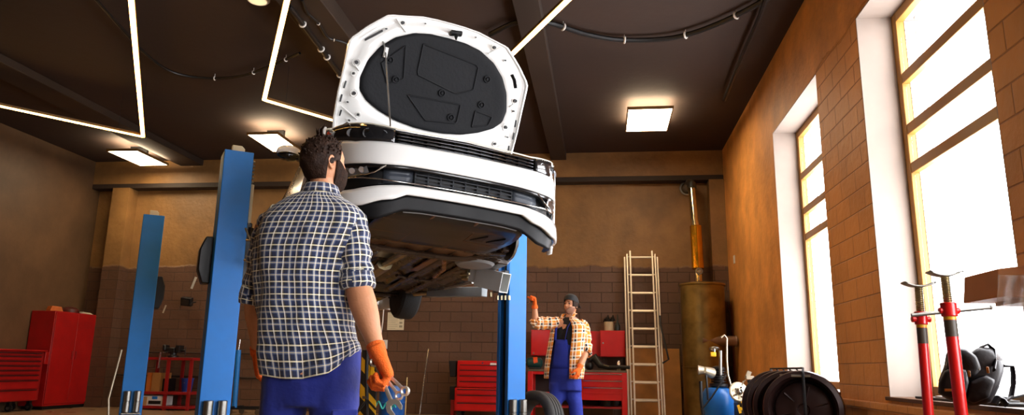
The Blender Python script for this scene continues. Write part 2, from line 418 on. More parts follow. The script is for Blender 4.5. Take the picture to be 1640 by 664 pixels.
# ------------------------------------------------------------------ the car on the lift (u = towards its left side, v = forward, w = up)
def carM():
    y, p, r = [math.radians(a) for a in (32.2, -4.0, 3.35)]
    B = Matrix(((1,0,0),(0,-1,0),(0,0,1)))
    R3 = Matrix.Rotation(y, 3, 'Z') @ Matrix.Rotation(p, 3, 'X') @ Matrix.Rotation(r, 3, 'Y') @ B
    cu, cv, cw = R3.col[0], R3.col[1], R3.col[2]
    m = Matrix((cv, cu, cw)).transposed().to_4x4(); m.translation = Vector((-1.379, 5.557, 1.646)); return m
CM = carM()
def c(u, v, w): return CM @ Vector((v, u, w))
carpaint = mat('white_car_paint', '#f1f0ec', .18, var=.01, coat=.8)
blk = mat('gloss_black_trim', '#0b0b0d', .2, var=.1, coat=.3)
blkm = mat('matt_black_plastic', '#151516', .5, var=.15)
under = mat('underbody_coating', '#33241a', .28, var=.45, scale=5, bump=.3, bscale=20)
under2 = mat('undertray_plastic', '#221e1b', .32, var=.2, scale=4)
lens = mat('lamp_glass', '#b8bcc0', .05, .6, var=.3, scale=9)
lensblk = mat('smoked_lamp_glass', '#2e2f31', .08, .5, var=.4, coat=1, scale=14)
amber = mat('amber_reflector', '#d8420c', .2)
car = thing('car', 'white saloon car raised on the lift with its hood open', 'car', M=CM)

def Vu(u):
    a = min(abs(u)/.925, 1); return .87-.08*a*a-.62*a**8
# plan curve of the nose carried round to the wing
def plan():
    pts = []
    for k in range(0, 41):
        u = .88*k/40; pts.append((u, Vu(u)))
    for uu, vv in ((.898, .385), (.908, .36), (.915, .34)): pts.append((uu, vv))
    return pts
half = plan()
PL = [(-u, v) for u, v in reversed(half[1:])]+half
def strip(mb, wt, wb, off_t=0, off_b=0, rows=4, umin=None, umax=None, uabs=None, bulge=0, thick=.012):
    """band of the nose between heights wt(|u|) and wb(|u|); offsets push it out along the plan normal"""
    sel = [(u, v) for u, v in PL if (umin is None or u >= umin-1e-6) and (umax is None or u <= umax+1e-6)]
    g = []
    for i in range(rows+1):
        t = i/rows; row = []
        for u, v in sel:
            nrm = Vector((u*.55/.9+ (0 if abs(u) < .75 else math.copysign((abs(u)-.75)*4, u)), .8)).normalized()
            a, b = wt(abs(u)), wb(abs(u)); w = a+(b-a)*t
            o = off_t+(off_b-off_t)*t + bulge*math.sin(PI*t)
            row.append(c(u+nrm.x*o, v+nrm.y*o, w))
        g.append(row)
    mb.grid(g); return mb
T = lambda tab: (lambda x: interp(tab, x))
slam = T([(0, .698), (.3, .69), (.5, .69), (.65, .712), (.75, .735), (.85, .77), (.92, .785)])
btop = T([(0, .588), (.3, .587), (.5, .588), (.65, .590), (.75, .60), (.83, .642), (.88, .69), (.92, .76)])
bbot = T([(0, .441), (.4, .441), (.6, .433), (.72, .44), (.80, .458), (.92, .475)])
ltop = T([(0, .291), (.47, .287), (.60, .270), (.73, .246), (.80, .25), (.92, .26)])
lbot = T([(0, .238), (.42, .236), (.50, .195), (.58, .180), (.69, .140), (.80, .145), (.92, .18)])
cst = lambda k: (lambda x: k)
# painted bumper: upper band and lower lip
mb = MB(); strip(mb, btop, bbot, -.004, .004, 8, bulge=.005)
mb.build('front_bumper', carpaint, car, solid=.02, smooth=True)
mb = MB(); strip(mb, ltop, lbot, .006, .012, 4, bulge=.004); lip = mb.build('bumper_lip', carpaint, car, solid=.03, smooth=True)
# crease on the bumper corner
for s in (-1, 1):
    mb = MB(); pts = [(.90, .525), (.80, .53), (.70, .53), (.62, .527), (.57, .515), (.54, .497)]
    mb.tube([c(s*u, Vu(u)+.011, w) for u, w in pts], .003, 6); mb.build('crease', mat('panel_crease', '#8e8a80', .5), car)
# black valance under the lip
val = T([(0, .145), (.3, .145), (.45, .135), (.6, .065), (.72, .065), (.80, .095), (.92, .16)])
mb = MB(); strip(mb, lambda x: lbot(x)+.01, val, -.012, -.035, 5)
mb.build('lower_valance', mat('valance_black', '#08080a', .5, var=.1, spec=.25), car, solid=.02, smooth=True)
mb = MB(); mb.tube([c(u, Vu(u)-.045, val(abs(u))+.0) for u, v in PL if abs(u) < .42], .006, 6); mb.build('valance_seal', M['grey'], car)
# upper grille recess, bars and slats
mb = MB(); strip(mb, lambda x: slam(x)+.012, lambda x: btop(x)-.015, -.05, -.05, 3); mb.build('grille_backing', M['black'], car, solid=.01)
mb = MB()
for k, w0 in enumerate((.22, .46, .70, .93)):
    strip(mb, lambda x, k=w0: sm(slam(x), btop(x), k)+.0028, lambda x, k=w0: sm(slam(x), btop(x), k)-.0028, -.012, -.010, 1, umin=-.53, umax=.53)
mb.build('grille_bar', mat('dark_chrome', '#5c5d60', .2, 1, var=.05), car, solid=.02)
mb = MB(); strip(mb, lambda x: slam(x)+.016, lambda x: slam(x)+.002, -.03, .0, 2); mb.build('hood_shut_edge', mat('cream_white_edge', '#e9e2cf', .3, coat=.5), car, solid=.01)
for k in range(-5, 6):
    u = k*.1; mb = MB(); mb.beam(c(u, Vu(u)-.035, slam(abs(u))), c(u, Vu(u)-.03, btop(abs(u))), .008, .03); mb.build('grille_slat', blk, car)
# headlights
for s in (-1, 1):
    h = MB(); strip(h, slam, btop, -.004, .004, 4, umin=.52 if s > 0 else -.89, umax=.89 if s > 0 else -.52, bulge=.006)
    hl = h.build('headlight', lensblk, car, solid=.01, smooth=True)
    for uu, rr in ((.60, .030), (.69, .034), (.78, .028)):
        w0 = (slam(uu)+btop(uu))/2; d = Vector((uu*.6*s, .8, 0)).normalized()
        a = c(s*uu, Vu(uu)-.01, w0); b = c(s*uu+d.x*.018, Vu(uu)-.01+d.y*.018, w0)
        q = MB(); q.cyl(a, b, rr*.8, rr, 16); q.torus(b, b-a, rr*.95, .004, 20, 6); q.build('lamp_reflector', lens, hl)
    q = MB(); pts = []
    q.tube([c(s*u, Vu(u)+.010, w) for u, w in ((.885, .70), (.87, .735), (.845, .765), (.81, .772), (.80, .76), (.815, .71), (.83, .665))], .004, 6)
    q.build('light_strip', M['chrome'], hl)
    q = MB(); q.tube([c(s*u, Vu(u)+.006, sm(slam(u), btop(u), .86)) for u in [.54+.03*i for i in range(9)]], .005, 6); q.build('chrome_trim', M['chrome'], hl)
    q = MB(); q.bb((0,0,0), (0,0,0)) if False else None
    q.sphere(c(s*.885, Vu(.885)+.004, .755), (.014, .014, .022), 10, 6); q.build('indicator', amber, hl)
# lower intake
mb = MB(); strip(mb, lambda x: bbot(x)+.01, lambda x: ltop(x)-.01, -.055, -.055, 3); mb.build('intake_backing', M['black'], car, solid=.01)
mb = MB(); strip(mb, lambda x: bbot(x)+.002, lambda x: bbot(x)-.022, .002, -.02, 1); strip(mb, lambda x: ltop(x)+.02, lambda x: ltop(x), -.012, .004, 1)
mb.build('intake_surround', blk, car, solid=.012)
chw = T([(0, .322), (.5, .322), (.65, .33), (.80, .349), (.86, .356)])
mb = MB(); strip(mb, lambda x: chw(x)+.0045, lambda x: chw(x)-.0045, .004, .006, 1, umin=-.86, umax=.86); mb.build('chrome_strip', M['chrome'], car, solid=.01)
mb = MB()
for wv in (.352, .378, .404):
    mb.tube([c(u, Vu(u)-.02, wv) for u in [-.36+.04*i for i in range(19)]], .0045, 6)
for wv in (.305,):
    mb.tube([c(u, Vu(u)-.02, wv) for u in [-.6+.05*i for i in range(25)]], .0045, 6)
mb.build('intake_bar', mat('intake_grey', '#33363a', .4), car)
for k in range(-4, 5):
    u = k*.09; mb = MB(); mb.beam(c(u, Vu(u)-.03, .44), c(u, Vu(u)-.03, .295), .006, .02); mb.build('intake_slat', mat('slat_grey_%d' % k, '#2b2d30', .4), car)
for s in (-1, 1):
    mb = MB(); g = []
    for i in range(5):
        t = i/4; g.append([c(s*u, Vu(u)-.034-.008*(i % 2), sm(bbot(u)-.02, ltop(u)+.045, t)) for u in (.37, .42, .47, .52, .57)])
    mb.grid(g); mb.build('blanking_panel', mat('slate_plastic', '#3a3f47', .45), car, solid=.006)
    # fog lamp pod with its diagonal chrome blade
    f = MB(); poly = [(.57, .425), (.80, .445), (.885, .45), (.885, .365), (.66, .352)]
    f.prism(poly, lambda u, w: c(s*u, Vu(u)-.004, w), lambda u, w: c(s*u, Vu(u)-.04, w))
    fo = f.build('fog_lamp', lensblk, car, smooth=False)
    f = MB(); poly = [(.665, .372), (.685, .428), (.80, .436), (.84, .43), (.855, .40), (.83, .366)]
    f.prism(poly, lambda u, w: c(s*u, Vu(u)+.003, w), lambda u, w: c(s*u, Vu(u)-.02, w)); f.build('fog_lens', lens, fo, smooth=False)
    for uu in (.71, .76, .815):
        q = MB(); q.cyl(c(s*uu, Vu(uu)-.008, .398), c(s*uu, Vu(uu)+.004, .398), .018, .021, 14); q.build('lamp_reflector', M['chrome'], fo)
    q = MB(); q.tube([c(s*u, Vu(u)+.006, w) for u, w in ((.565, .432), (.60, .405), (.635, .378), (.68, .362), (.76, .356), (.86, .362))], .006, 6)
    q.build('chrome_blade', M['chrome'], fo)
# front wings, doors and rear quarters: side panels with wheel-arch cut-outs
def arch(vc, wc, r, n=14): return [(vc+r*math.cos(PI*k/n), wc+r*math.sin(PI*k/n)) for k in range(n+1)]
for s in (-1, 1):
    low = [(.40, .10), (.36, .20)]+arch(0, .26, .355)+[(-.40, .17), (-1.2, .16), (-2.38, .17)]+arch(-2.786, .26, .355)[0:]+[(-3.2, .2), (-3.72, .26)]
    upv = [(-3.80, .55), (-3.78, .95), (-3.2, .98), (-2.2, .97), (-1.2, .94), (-.35, .92), (0, .88), (.30, .815), (.40, .78)]
    # resample: build between lower outline and beltline with curvature
    low.sort(key=lambda p: -p[0]) if False else None
    g = []
    def wl(v):
        lo = .195 if -2.4 < v < -.36 else .22
        if v > .34: lo = .12
        for vc in (0, -2.786):
            if abs(v-vc) < .355: lo = max(lo, .26+math.sqrt(.355**2-(v-vc)**2))
        return lo
    def wh(v): return interp([(-3.8, .93), (-3.2, .98), (-2.2, .97), (-1.2, .945), (-.35, .92), (0, .885), (.30, .82), (.42, .785)], v)
    vs = sorted(set([round(-3.8+.08*i, 3) for i in range(54)]+[.355, -.355, -2.431, -3.141, .34, -.34, -2.446, -3.126, .41]))
    vs = [v for v in vs if v <= .41]
    rows = 8
    for i in range(rows+1):
        t = i/rows; row = []
        for v in vs:
            w = sm(wl(v), wh(v), t); x = .90+.022*math.sin(PI*min(1, max(0, (w-.1)/.85)))
            x -= max(0, (w-.80))*.25
            x -= max(0, -.9-v)*.035
            if v < -3.3: x -= (-3.3-v)**2*.5
            if v > .25: x = min(x, .925-(v-.25)*.04)
            row.append(c(s*x, v, w))
        g.append(row)
    mb = MB(); mb.grid(g); mb.build('side_panel', carpaint, car, solid=.02*s, smooth=True, solid_off=-1)
    # sill
    mb = MB(); mb.bb((0,0,0), (0,0,0)) if False else None
    mb = MB(); mb.prism([(-.37, .175), (-.37, .22), (-2.41, .22), (-2.41, .185)], lambda v, w: c(s*.80, v, w), lambda v, w: c(s*.905, v, w)); mb.build('sill', under, car, bevel=.01)
    # wheel-arch liner
    for vc in (0, -2.786):
        g = []
        for uu in (.905, .80, .62):
            g.append([c(s*uu, v, w) for v, w in arch(vc, .26, .35)])
        mb = MB(); mb.grid(g); mb.build('wheel_arch_liner', M['black'], car, solid=.008)
    # mirror on the door
    mb = MB(); mb.sphere((0,0,0), (1,1,1), 18, 12); mb.v = [c(s*(1.0+.11*p.y), -.80+.055*p.x*(1.3 if p.x < 0 else 1), .985+.07*p.z*(1 if p.z > 0 else .55)) for p in mb.v]
    mi = mb.build('mirror', carpaint, car, smooth=True)
    mb = MB(); mb.sphere((0,0,0), (1,1,1), 16, 8); mb.v = [c(s*(1.0+.10*p.y), -.80+.058*p.x*(1.3 if p.x < 0 else 1), .960+.045*p.z) for p in mb.v]; mb.build('mirror_base', blk, mi)
    mb = MB(); mb.beam(c(s*.88, -.78, .93), c(s*.97, -.80, .95), .05, .03); mb.build('mirror_arm', blk, mi)
# roof and glass house
roof = []; vs = [-.30, -.7, -1.1, -1.5, -2.0, -2.6, -3.0, -3.35]; zs = [.94, 1.14, 1.33, 1.43, 1.45, 1.40, 1.26, 1.02]
for v, z in zip(vs, zs):
    hw = interp([(.94, .74), (1.2, .66), (1.45, .57)], z); row = []
    for k in range(-8, 9):
        t = k/8; row.append(c(hw*t, v, z-.05*t*t))
    roof.append(row)
glassm = mat('dark_car_glass', '#10161a', .05, coat=.5)
mb = MB(); mb.grid(roof[3:6]); mb.build('roof', carpaint, car, solid=.02, smooth=True)
mb = MB(); mb.grid(roof[0:4]); mb.build('windscreen', glassm, car, solid=.006, smooth=True)
mb = MB(); mb.grid(roof[5:8]); mb.build('rear_window', glassm, car, solid=.006, smooth=True)
for s in (-1, 1):
    g = []
    for t in (0, .5, 1):
        g.append([c(s*sm(.86, interp([(.94, .74), (1.2, .66), (1.45, .57)], z), t), v, sm(.935, z-.05, t)) for v, z in zip(vs, zs)])
    mb = MB(); mb.grid(g); mb.build('side_window', glassm, car, solid=.006)
mb = MB(); mb.grid([[c(u, v-.10*(u/.86)**2*(1 if v < -3.5 else 0), w) for u in [-.86+.172*i for i in range(11)]] for v, w in ((-3.30, 1.02), (-3.70, 1.04), (-3.80, .95), (-3.86, .6), (-3.84, .35), (-3.74, .24))])
mb.build('rear_bumper', carpaint, car, solid=.02, smooth=True)
# engine bay (dark) under the open hood
mb = MB(); mb.grid([[c(u, v, w) for u in (-.72, -.36, 0, .36, .72)] for v, w in ((.78, .68), (.45, .60), (0, .58), (-.25, .80), (-.30, .93))]); mb.build('engine_bay', M['black'], car, solid=.02)
mb = MB(); mb.tube([c(-.55+.11*i, .80-.05*abs(i-5)/5, .695) for i in range(11)], .03, 8); mb.build('slam_panel', M['black'], car)

# ---- hood, open
HA = math.radians(62.5)
def hp(u, s, o=0):  # o = offset towards the underside (seen from the front)
    return c(u, -.22+s*math.cos(HA)+o*math.sin(HA), .93+s*math.sin(HA)-o*math.cos(HA))
HO = [(0, 1.150), (.12, 1.149), (.25, 1.140), (.38, 1.112), (.52, 1.085), (.66, .96), (.772, .835), (.785, .80), (.785, .6), (.79, .4), (.785, .2), (.765, .02), (.4, -.01), (0, -.02)]
outline = HO+[(-u, s) for u, s in reversed(HO[1:-1])]
def crown(u, s): return -.035*(1-(u/.8)**2)-.015*(1-((s-.5)/.7)**2)
def resample(poly, n):
    q = poly+[poly[0]]; L = [0]
    for a, b in zip(q, q[1:]): L.append(L[-1]+math.dist(a, b))
    out = []
    for k in range(n):
        d = L[-1]*k/n; i = max(j for j in range(len(L)) if L[j] <= d+1e-9); i = min(i, len(q)-2)
        t = (d-L[i])/(L[i+1]-L[i]); out.append((sm(q[i][0], q[i+1][0], t), sm(q[i][1], q[i+1][1], t)))
    return out
ol = resample(outline, 120)
LI = [(0, 1.015), (.15, 1.01), (.28, .985), (.42, .915), (.52, .82), (.59, .70), (.625, .56), (.61, .46), (.54, .39), (.42, .33), (.28, .285), (.12, .262), (0, .258)]
liner_o = resample(LI+[(-u, s) for u, s in reversed(LI[1:-1])], 120)
cen = (0, .62)
def lerp2(a, b, t): return (sm(a[0], b[0], t), sm(a[1], b[1], t))
rs = []
# inner frame of the hood: rim, raised lip, channel down to the liner
for t, o in ((0, -.012), (.0, .012), (.06, .016), (.10, -.006), (.32, -.010), (.46, .004), (.62, .018), (.80, .016), (.93, .010), (1, -.006)):
    rs.append([hp(*lerp2(a, b, t), o+crown(*lerp2(a, b, t))*.4) for a, b in zip(ol, liner_o)])
rs.append([hp(*lerp2(b, cen, .06), -.02) for b in liner_o])
mb = MB(); mb.rings(rs, True, (False, True))
hood = mb.build('hood', carpaint, car, smooth=math.radians(50))
mb = MB(); outer = [[hp(*lerp2(a, cen, t), -.012+crown(*lerp2(a, cen, t))) for a in ol] for t in (0, .1, .3, .6, .95)]
mb.rings(outer, True, (False, True)); mb.build('outer_skin', carpaint, hood, smooth=True)
# sound-deadening liner
felt = mat('hood_liner_felt', '#151619', .75, var=.25, bump=.25, bscale=40, scale=5, spec=.3)
mb = MB(); rr = []
for t, o in ((-.03, .0), (-.02, .010), (.03, .018), (.10, .010), (.5, .012), (.95, .012)):
    rr.append([hp(*lerp2(b, cen, t), o) for b in liner_o])
mb.rings(rr, True, (False, True)); ln = mb.build('hood_liner', felt, hood, smooth=math.radians(60))
def press(poly, r=.007):
    q = resample(poly, 40); q.append(q[0]); m = MB(); m.tube([hp(u, s, .014) for u, s in q], r, 6, (False, False)); m.build('pressed_rib', felt, ln)
press([(-.20, .93), (.30, .87), (.30, .66), (.16, .60), (-.20, .68)])
press([(-.24, .50), (.22, .52), (.22, .36), (-.05, .33)])
press([(.36, .50), (.52, .48), (.50, .40), (.36, .36)])
press([(-.50, .70), (-.34, .88), (-.30, .62), (-.42, .55)])
for u, s in ((-.36, .60), (.04, .58), (.40, .56), (.16, .40), (-.44, .74), (.40, .78)):
    m = MB(); m.torus(hp(u, s, .018), hp(u, s, 1)-hp(u, s, 0), .026, .006, 20, 6); m.cyl(hp(u, s, .014), hp(u, s, .026), .013, .010, 12); m.build('liner_clip', felt, ln)
# holes, slots, bolts and rubber pads in the white frame
def slot(pts, r):
    m = MB(); m.tube([hp(u, s, .012) for u, s in pts], r, 8, flat=.5); m.build('slot', M['black'], hood)
for s_ in (-1, 1):
    slot([(s_*.665, .845), (s_*.60, .90), (s_*.545, .95)] if s_ < 0 else [(.675, .765), (.645, .83), (.61, .87)], .015)
    slot([(s_*.745, .50), (s_*.75, .44)], .008); slot([(s_*.755, .39), (s_*.758, .33)], .008)
    slot([(s_*.735, .27), (s_*.74, .22)], .007)
    for u, s, r in ((.40, 1.05, .014), (.52, .97, .007), (.695, .66, .016), (.70, .57, .009), (.665, .42, .015), (.70, .34, .007), (.60, .26, .010), (.66, .20, .008), (.22, 1.09, .005)):
        m = MB(); m.cyl(hp(s_*u, s, .004), hp(s_*u, s, .026), r, r*.9, 14); m.build('hole_plug', M['black'], hood)
        m = MB(); m.torus(hp(s_*u, s, .012), hp(0, 0, 1)-hp(0, 0, 0), r*1.9, .003, 20, 5); m.build('pressed_ring', carpaint, hood)
    for a, b in (((.46, 1.07), (.36, .985)), ((.72, .66), (.66, .60)), ((.745, .30), (.60, .22))):
        m = MB(); m.tube([hp(s_*a[0], a[1], .010), hp(s_*b[0], b[1], .014)], .006, 6); m.build('stiffening_bead', carpaint, hood)
m = MB(); m.bb((0,0,0), (0,0,0)) if False else None
m = MB(); m.tube([hp(.0, 1.07, .02), hp(.09, 1.085, .02)], .036, 8, flat=.6); m.tube([hp(.045, 1.05, .02), hp(.045, 1.03, .06), hp(.045, 1.07, .075)], .008, 6); m.tube([hp(.02, 1.08, .04), hp(.08, 1.09, .04)], .010, 6)
m.build('hood_latch', mat('latch_metal', '#2b2b2c', .3, .6), hood)
# prop rod
m = MB(); m.tube([hp(-.52, .87, .01), hp(-.49, .79, .03), c(-.47, .55, .70)], .0065, 8); rod = m.build('hood_prop', mat('satin_rod', '#b8b8b4', .3, .9), car)
m = MB(); a = hp(-.488, .80, .035); m.tube([hp(-.488, .83, .025), hp(-.488, .75, .03)], .018, 6, flat=.6); m.build('prop_clip', M['white'], rod)
for s in (-1, 1):
    m = MB(); m.tube([hp(s*.70, .05, .01), hp(s*.70, -.02, -.01), c(s*.70, -.30, .86)], .014, 6); m.build('hinge', carpaint, hood)

# ---- underside
tray_w = lambda u, v: .145-.02*math.cos(u*2.2)+.0*v
def plate(name, poly, w0, w1, m, parent=car, **k):
    mb = MB(); mb.prism(poly, lambda u, v: c(u, v, w0(u, v) if callable(w0) else w0), lambda u, v: c(u, v, w1)); return mb.build(name, m, parent, **k)
mb = MB(); g = []
for v in (.82, .72, .6, .45, .3, .15, .06):
    row = []
    for k in range(-10, 11):
        lim = interp([(-.3, .50), (.0, .50), (.3, .53), (.45, .54), (.6, .53), (.75, .50), (.86, .40)], v); u = lim*k/10
        row.append(c(u, min(v, Vu(u)-.04), .155-.01*(1-(u/.8)**2)-.01*math.sin((.84-v)*3)+(.02 if v > .8 else 0)))
    g.append(row)
mb.grid(g); tray = mb.build('undertray', under2, car, solid=.01, smooth=True)
def rib(pts, r, m=under, parent=None, name='rib', flat=.6):
    q = MB(); q.tube([c(*p) for p in pts], r, 8, flat=flat); return q.build(name, m, parent or car)
wax = mat('brown_wax_panel', '#5c3c22', .3, var=.4, scale=4, bump=.3, bscale=12)
for pts in ([(-.5, .30, .134), (.5, .30, .134)], [(-.5, .62, .140), (.18, .62, .137)], [(-.2, .80, .146), (-.22, .36, .134), (-.22, .08, .134)], [(.12, .80, .146), (.14, .36, .134), (.14, .08, .134)], [(-.46, .75, .144), (-.47, .1, .137)], [(.18, .60, .136), (.30, .64, .137), (.47, .60, .140), (.49, .42, .137), (.40, .34, .136), (.20, .36, .134), (.18, .60, .136)]):
    rib(pts, .014, mat('tray_edge', '#5a3f2b', .3, var=.3) if False else wax, tray, 'tray_rib')
for poly in ([(.22, .42), (.30, .58), (.32, .42)], [(.35, .42), (.44, .58), (.46, .42)]):
    plate('tray_opening', poly, .139, .122, M['black'], tray)
mb = MB(); mb.grid([[c(.46*k/8, v, .150+.006*math.sin(k*1.9+v*9)) for k in range(-8, 9)] for v in (.05, -.05, -.16, -.27)]); mb.build('rear_undertray', wax, car, solid=.008, smooth=True)
for uu in (-.25, .1, .3): rib([(uu, .05, .146), (uu-.02, -.27, .146)], .008, under, name='rib')
rib([(-.48, .055, .144), (.5, .055, .144)], .012, M['galv'], name='seam_rail')
mb = MB(); mb.lathe([(.17, 0), (.15, .02), (.02, .03)], c(.56, -.30, .13), c(0, 0, -1)-c(0, 0, 0), 28); mb.build('round_plate', M['grey'], car)  # shallow round grey plate below the floor, behind the front hub
# floor pan with tunnel and pressed ribs
mb = MB(); g = []
for i in range(24):
    v = -.28-2.05*i/23; row = []
    for k in range(-20, 21):
        u = .80*k/20; w = .225
        if abs(u) < .16: w += .10*math.cos(u/.16*PI/2)
        w += .012*math.sin(u*38)*(1 if abs(u) > .2 else 0)
        if abs(u) > .62: w -= .02
        row.append(c(u, v, w))
    g.append(row)
mb.grid(g); mb.build('floor_pan', under, car, solid=.01, smooth=True)
for s in (-1, 1):
    for uu, r in ((.36, .035), (.60, .028)):
        rib([(s*uu, -.30, .195), (s*uu*1.02, -1.0, .195), (s*uu, -2.3, .20)], r, under, name='chassis_rail')
    rib([(s*.30, -.35, .18), (s*.5, -.9, .18), (s*.55, -1.3, .185)], .022, mat('brown_wax_coating', '#8a5a30', .28, var=.3), name='brace')
    rib([(s*.22, -1.45, .19), (s*.42, -1.55, .19), (s*.6, -1.5, .19)], .024, under, name='cross_brace')
    plate('access_cover', [(s*.26, -.5), (s*.33, -.5), (s*.33, -1.15), (s*.26, -1.15)], .20, .185, mat('waxed_steel', '#7a5230', .3, .3, var=.4), bevel=.01)
    plate('jacking_block', [(s*.70, -.46), (s*.80, -.46), (s*.80, -.60), (s*.70, -.60)], .20, .165, M['rubber'], bevel=.01)
rib([(0, -.25, .19), (.02, -.6, .20), (-.02, -1.5, .20), (-.05, -2.2, .20), (-.1, -2.55, .24)], .032, M['galv'], name='exhaust_pipe', flat=1)
rib([(.0, -1.1, .20), (0, -1.75, .20)], .075, M['galv'], name='silencer', flat=.7)
plate('heat_shield', [(-.14, -.3), (.14, -.3), (.14, -1.0), (-.14, -1.0)], .25, .24, M['steel'])
rib([(-.58, -.16, .15), (-.3, -.22, .125), (.3, -.22, .125), (.58, -.16, .15)], .045, under, name='subframe')
mb = MB(); mb.prism([(-.5, -2.0), (.5, -2.0), (.5, -2.5), (-.5, -2.5)], lambda u, v: c(u*.9, v, .20), lambda u, v: c(u, v, .30)); mb.build('fuel_tank', M['black'], car, bevel=.04, seg=3)
rib([(-.70, -2.78, .25), (-.3, -2.70, .22), (.3, -2.70, .22), (.70, -2.78, .25)], .05, under, name='rear_axle_beam')
mb = MB(); mb.prism([(-.62, -3.1), (.62, -3.1), (.6, -3.75), (-.6, -3.75)], lambda u, v: c(u, v, .26), lambda u, v: c(u*.9, v, .40)); mb.build('boot_floor', under, car, bevel=.04)
rib([(.35, -3.15, .25), (.35, -3.6, .25)], .10, M['galv'], name='rear_silencer', flat=.7)
for s in (-1, 1):
    # front hub with disc, caliper, arm and spring strut (front wheels are off)
    ax = c(1, 0, 0)-c(0, 0, 0)
    q = MB(); q.cyl(c(s*.735, 0, .27), c(s*.755, 0, .27), .145, None, 28); d = q.build('brake_disc', M['steel'], car)
    q = MB(); q.cyl(c(s*.66, 0, .27), c(s*.80, 0, .27), .065, .055, 20); q.lathe([(.075, 0), (.075, .012)], c(s*.755, 0, .27), ax*s, 20); q.build('hub', under, d)
    q = MB(); q.prism([(.05, .16), (.17, .16), (.19, .28), (.15, .38), (.05, .36)], lambda v, w: c(s*.70, -v, w), lambda v, w: c(s*.79, -v, w)); q.build('brake_caliper', M['galv'] if False else under, d, bevel=.015)
    rib([(s*.34, .02, .15), (s*.5, -.02, .15), (s*.70, 0, .17)], .030, under, name='control_arm')
    rib([(s*.34, -.24, .15), (s*.55, -.12, .155), (s*.70, -.01, .165)], .028, under, name='control_arm')
    rib([(s*.30, .10, .22), (s*.70, .08, .24)], .012, M['steel'], name='track_rod', flat=1)
    rib([(s*.66, -.02, .25), (s*.60, -.04, .62)], .035, under, name='strut', flat=1)
    rib([(s*.25, 0, .27), (s*.66, 0, .27)], .022, M['black'], name='drive_shaft', flat=1)
    q = MB(); q.prism([(-.05, .17), (.08, .17), (.07, .40), (-.04, .42)], lambda v, w: c(s*.64, v, w), lambda v, w: c(s*.71, v, w)); q.build('knuckle', under, car, bevel=.015)
    # rear wheel
    oo = c(s*.62, -2.80, .31); axx = (ax*s).normalized()
    q = MB(); q.lathe([(.20, 0), (.29, .0), (.318, .025), (.325, .06), (.325, .16), (.318, .195), (.29, .22), (.21, .222)], oo, axx, 40)
    wh_ = q.build('rear_wheel', M['rubber'], car)
    q = MB(); q.lathe([(.205, .16), (.215, .215), (.195, .222), (.17, .18), (.05, .17), (.03, .19), (.02, .19)], oo, axx, 30); q.build('rim', M['grey'], wh_)
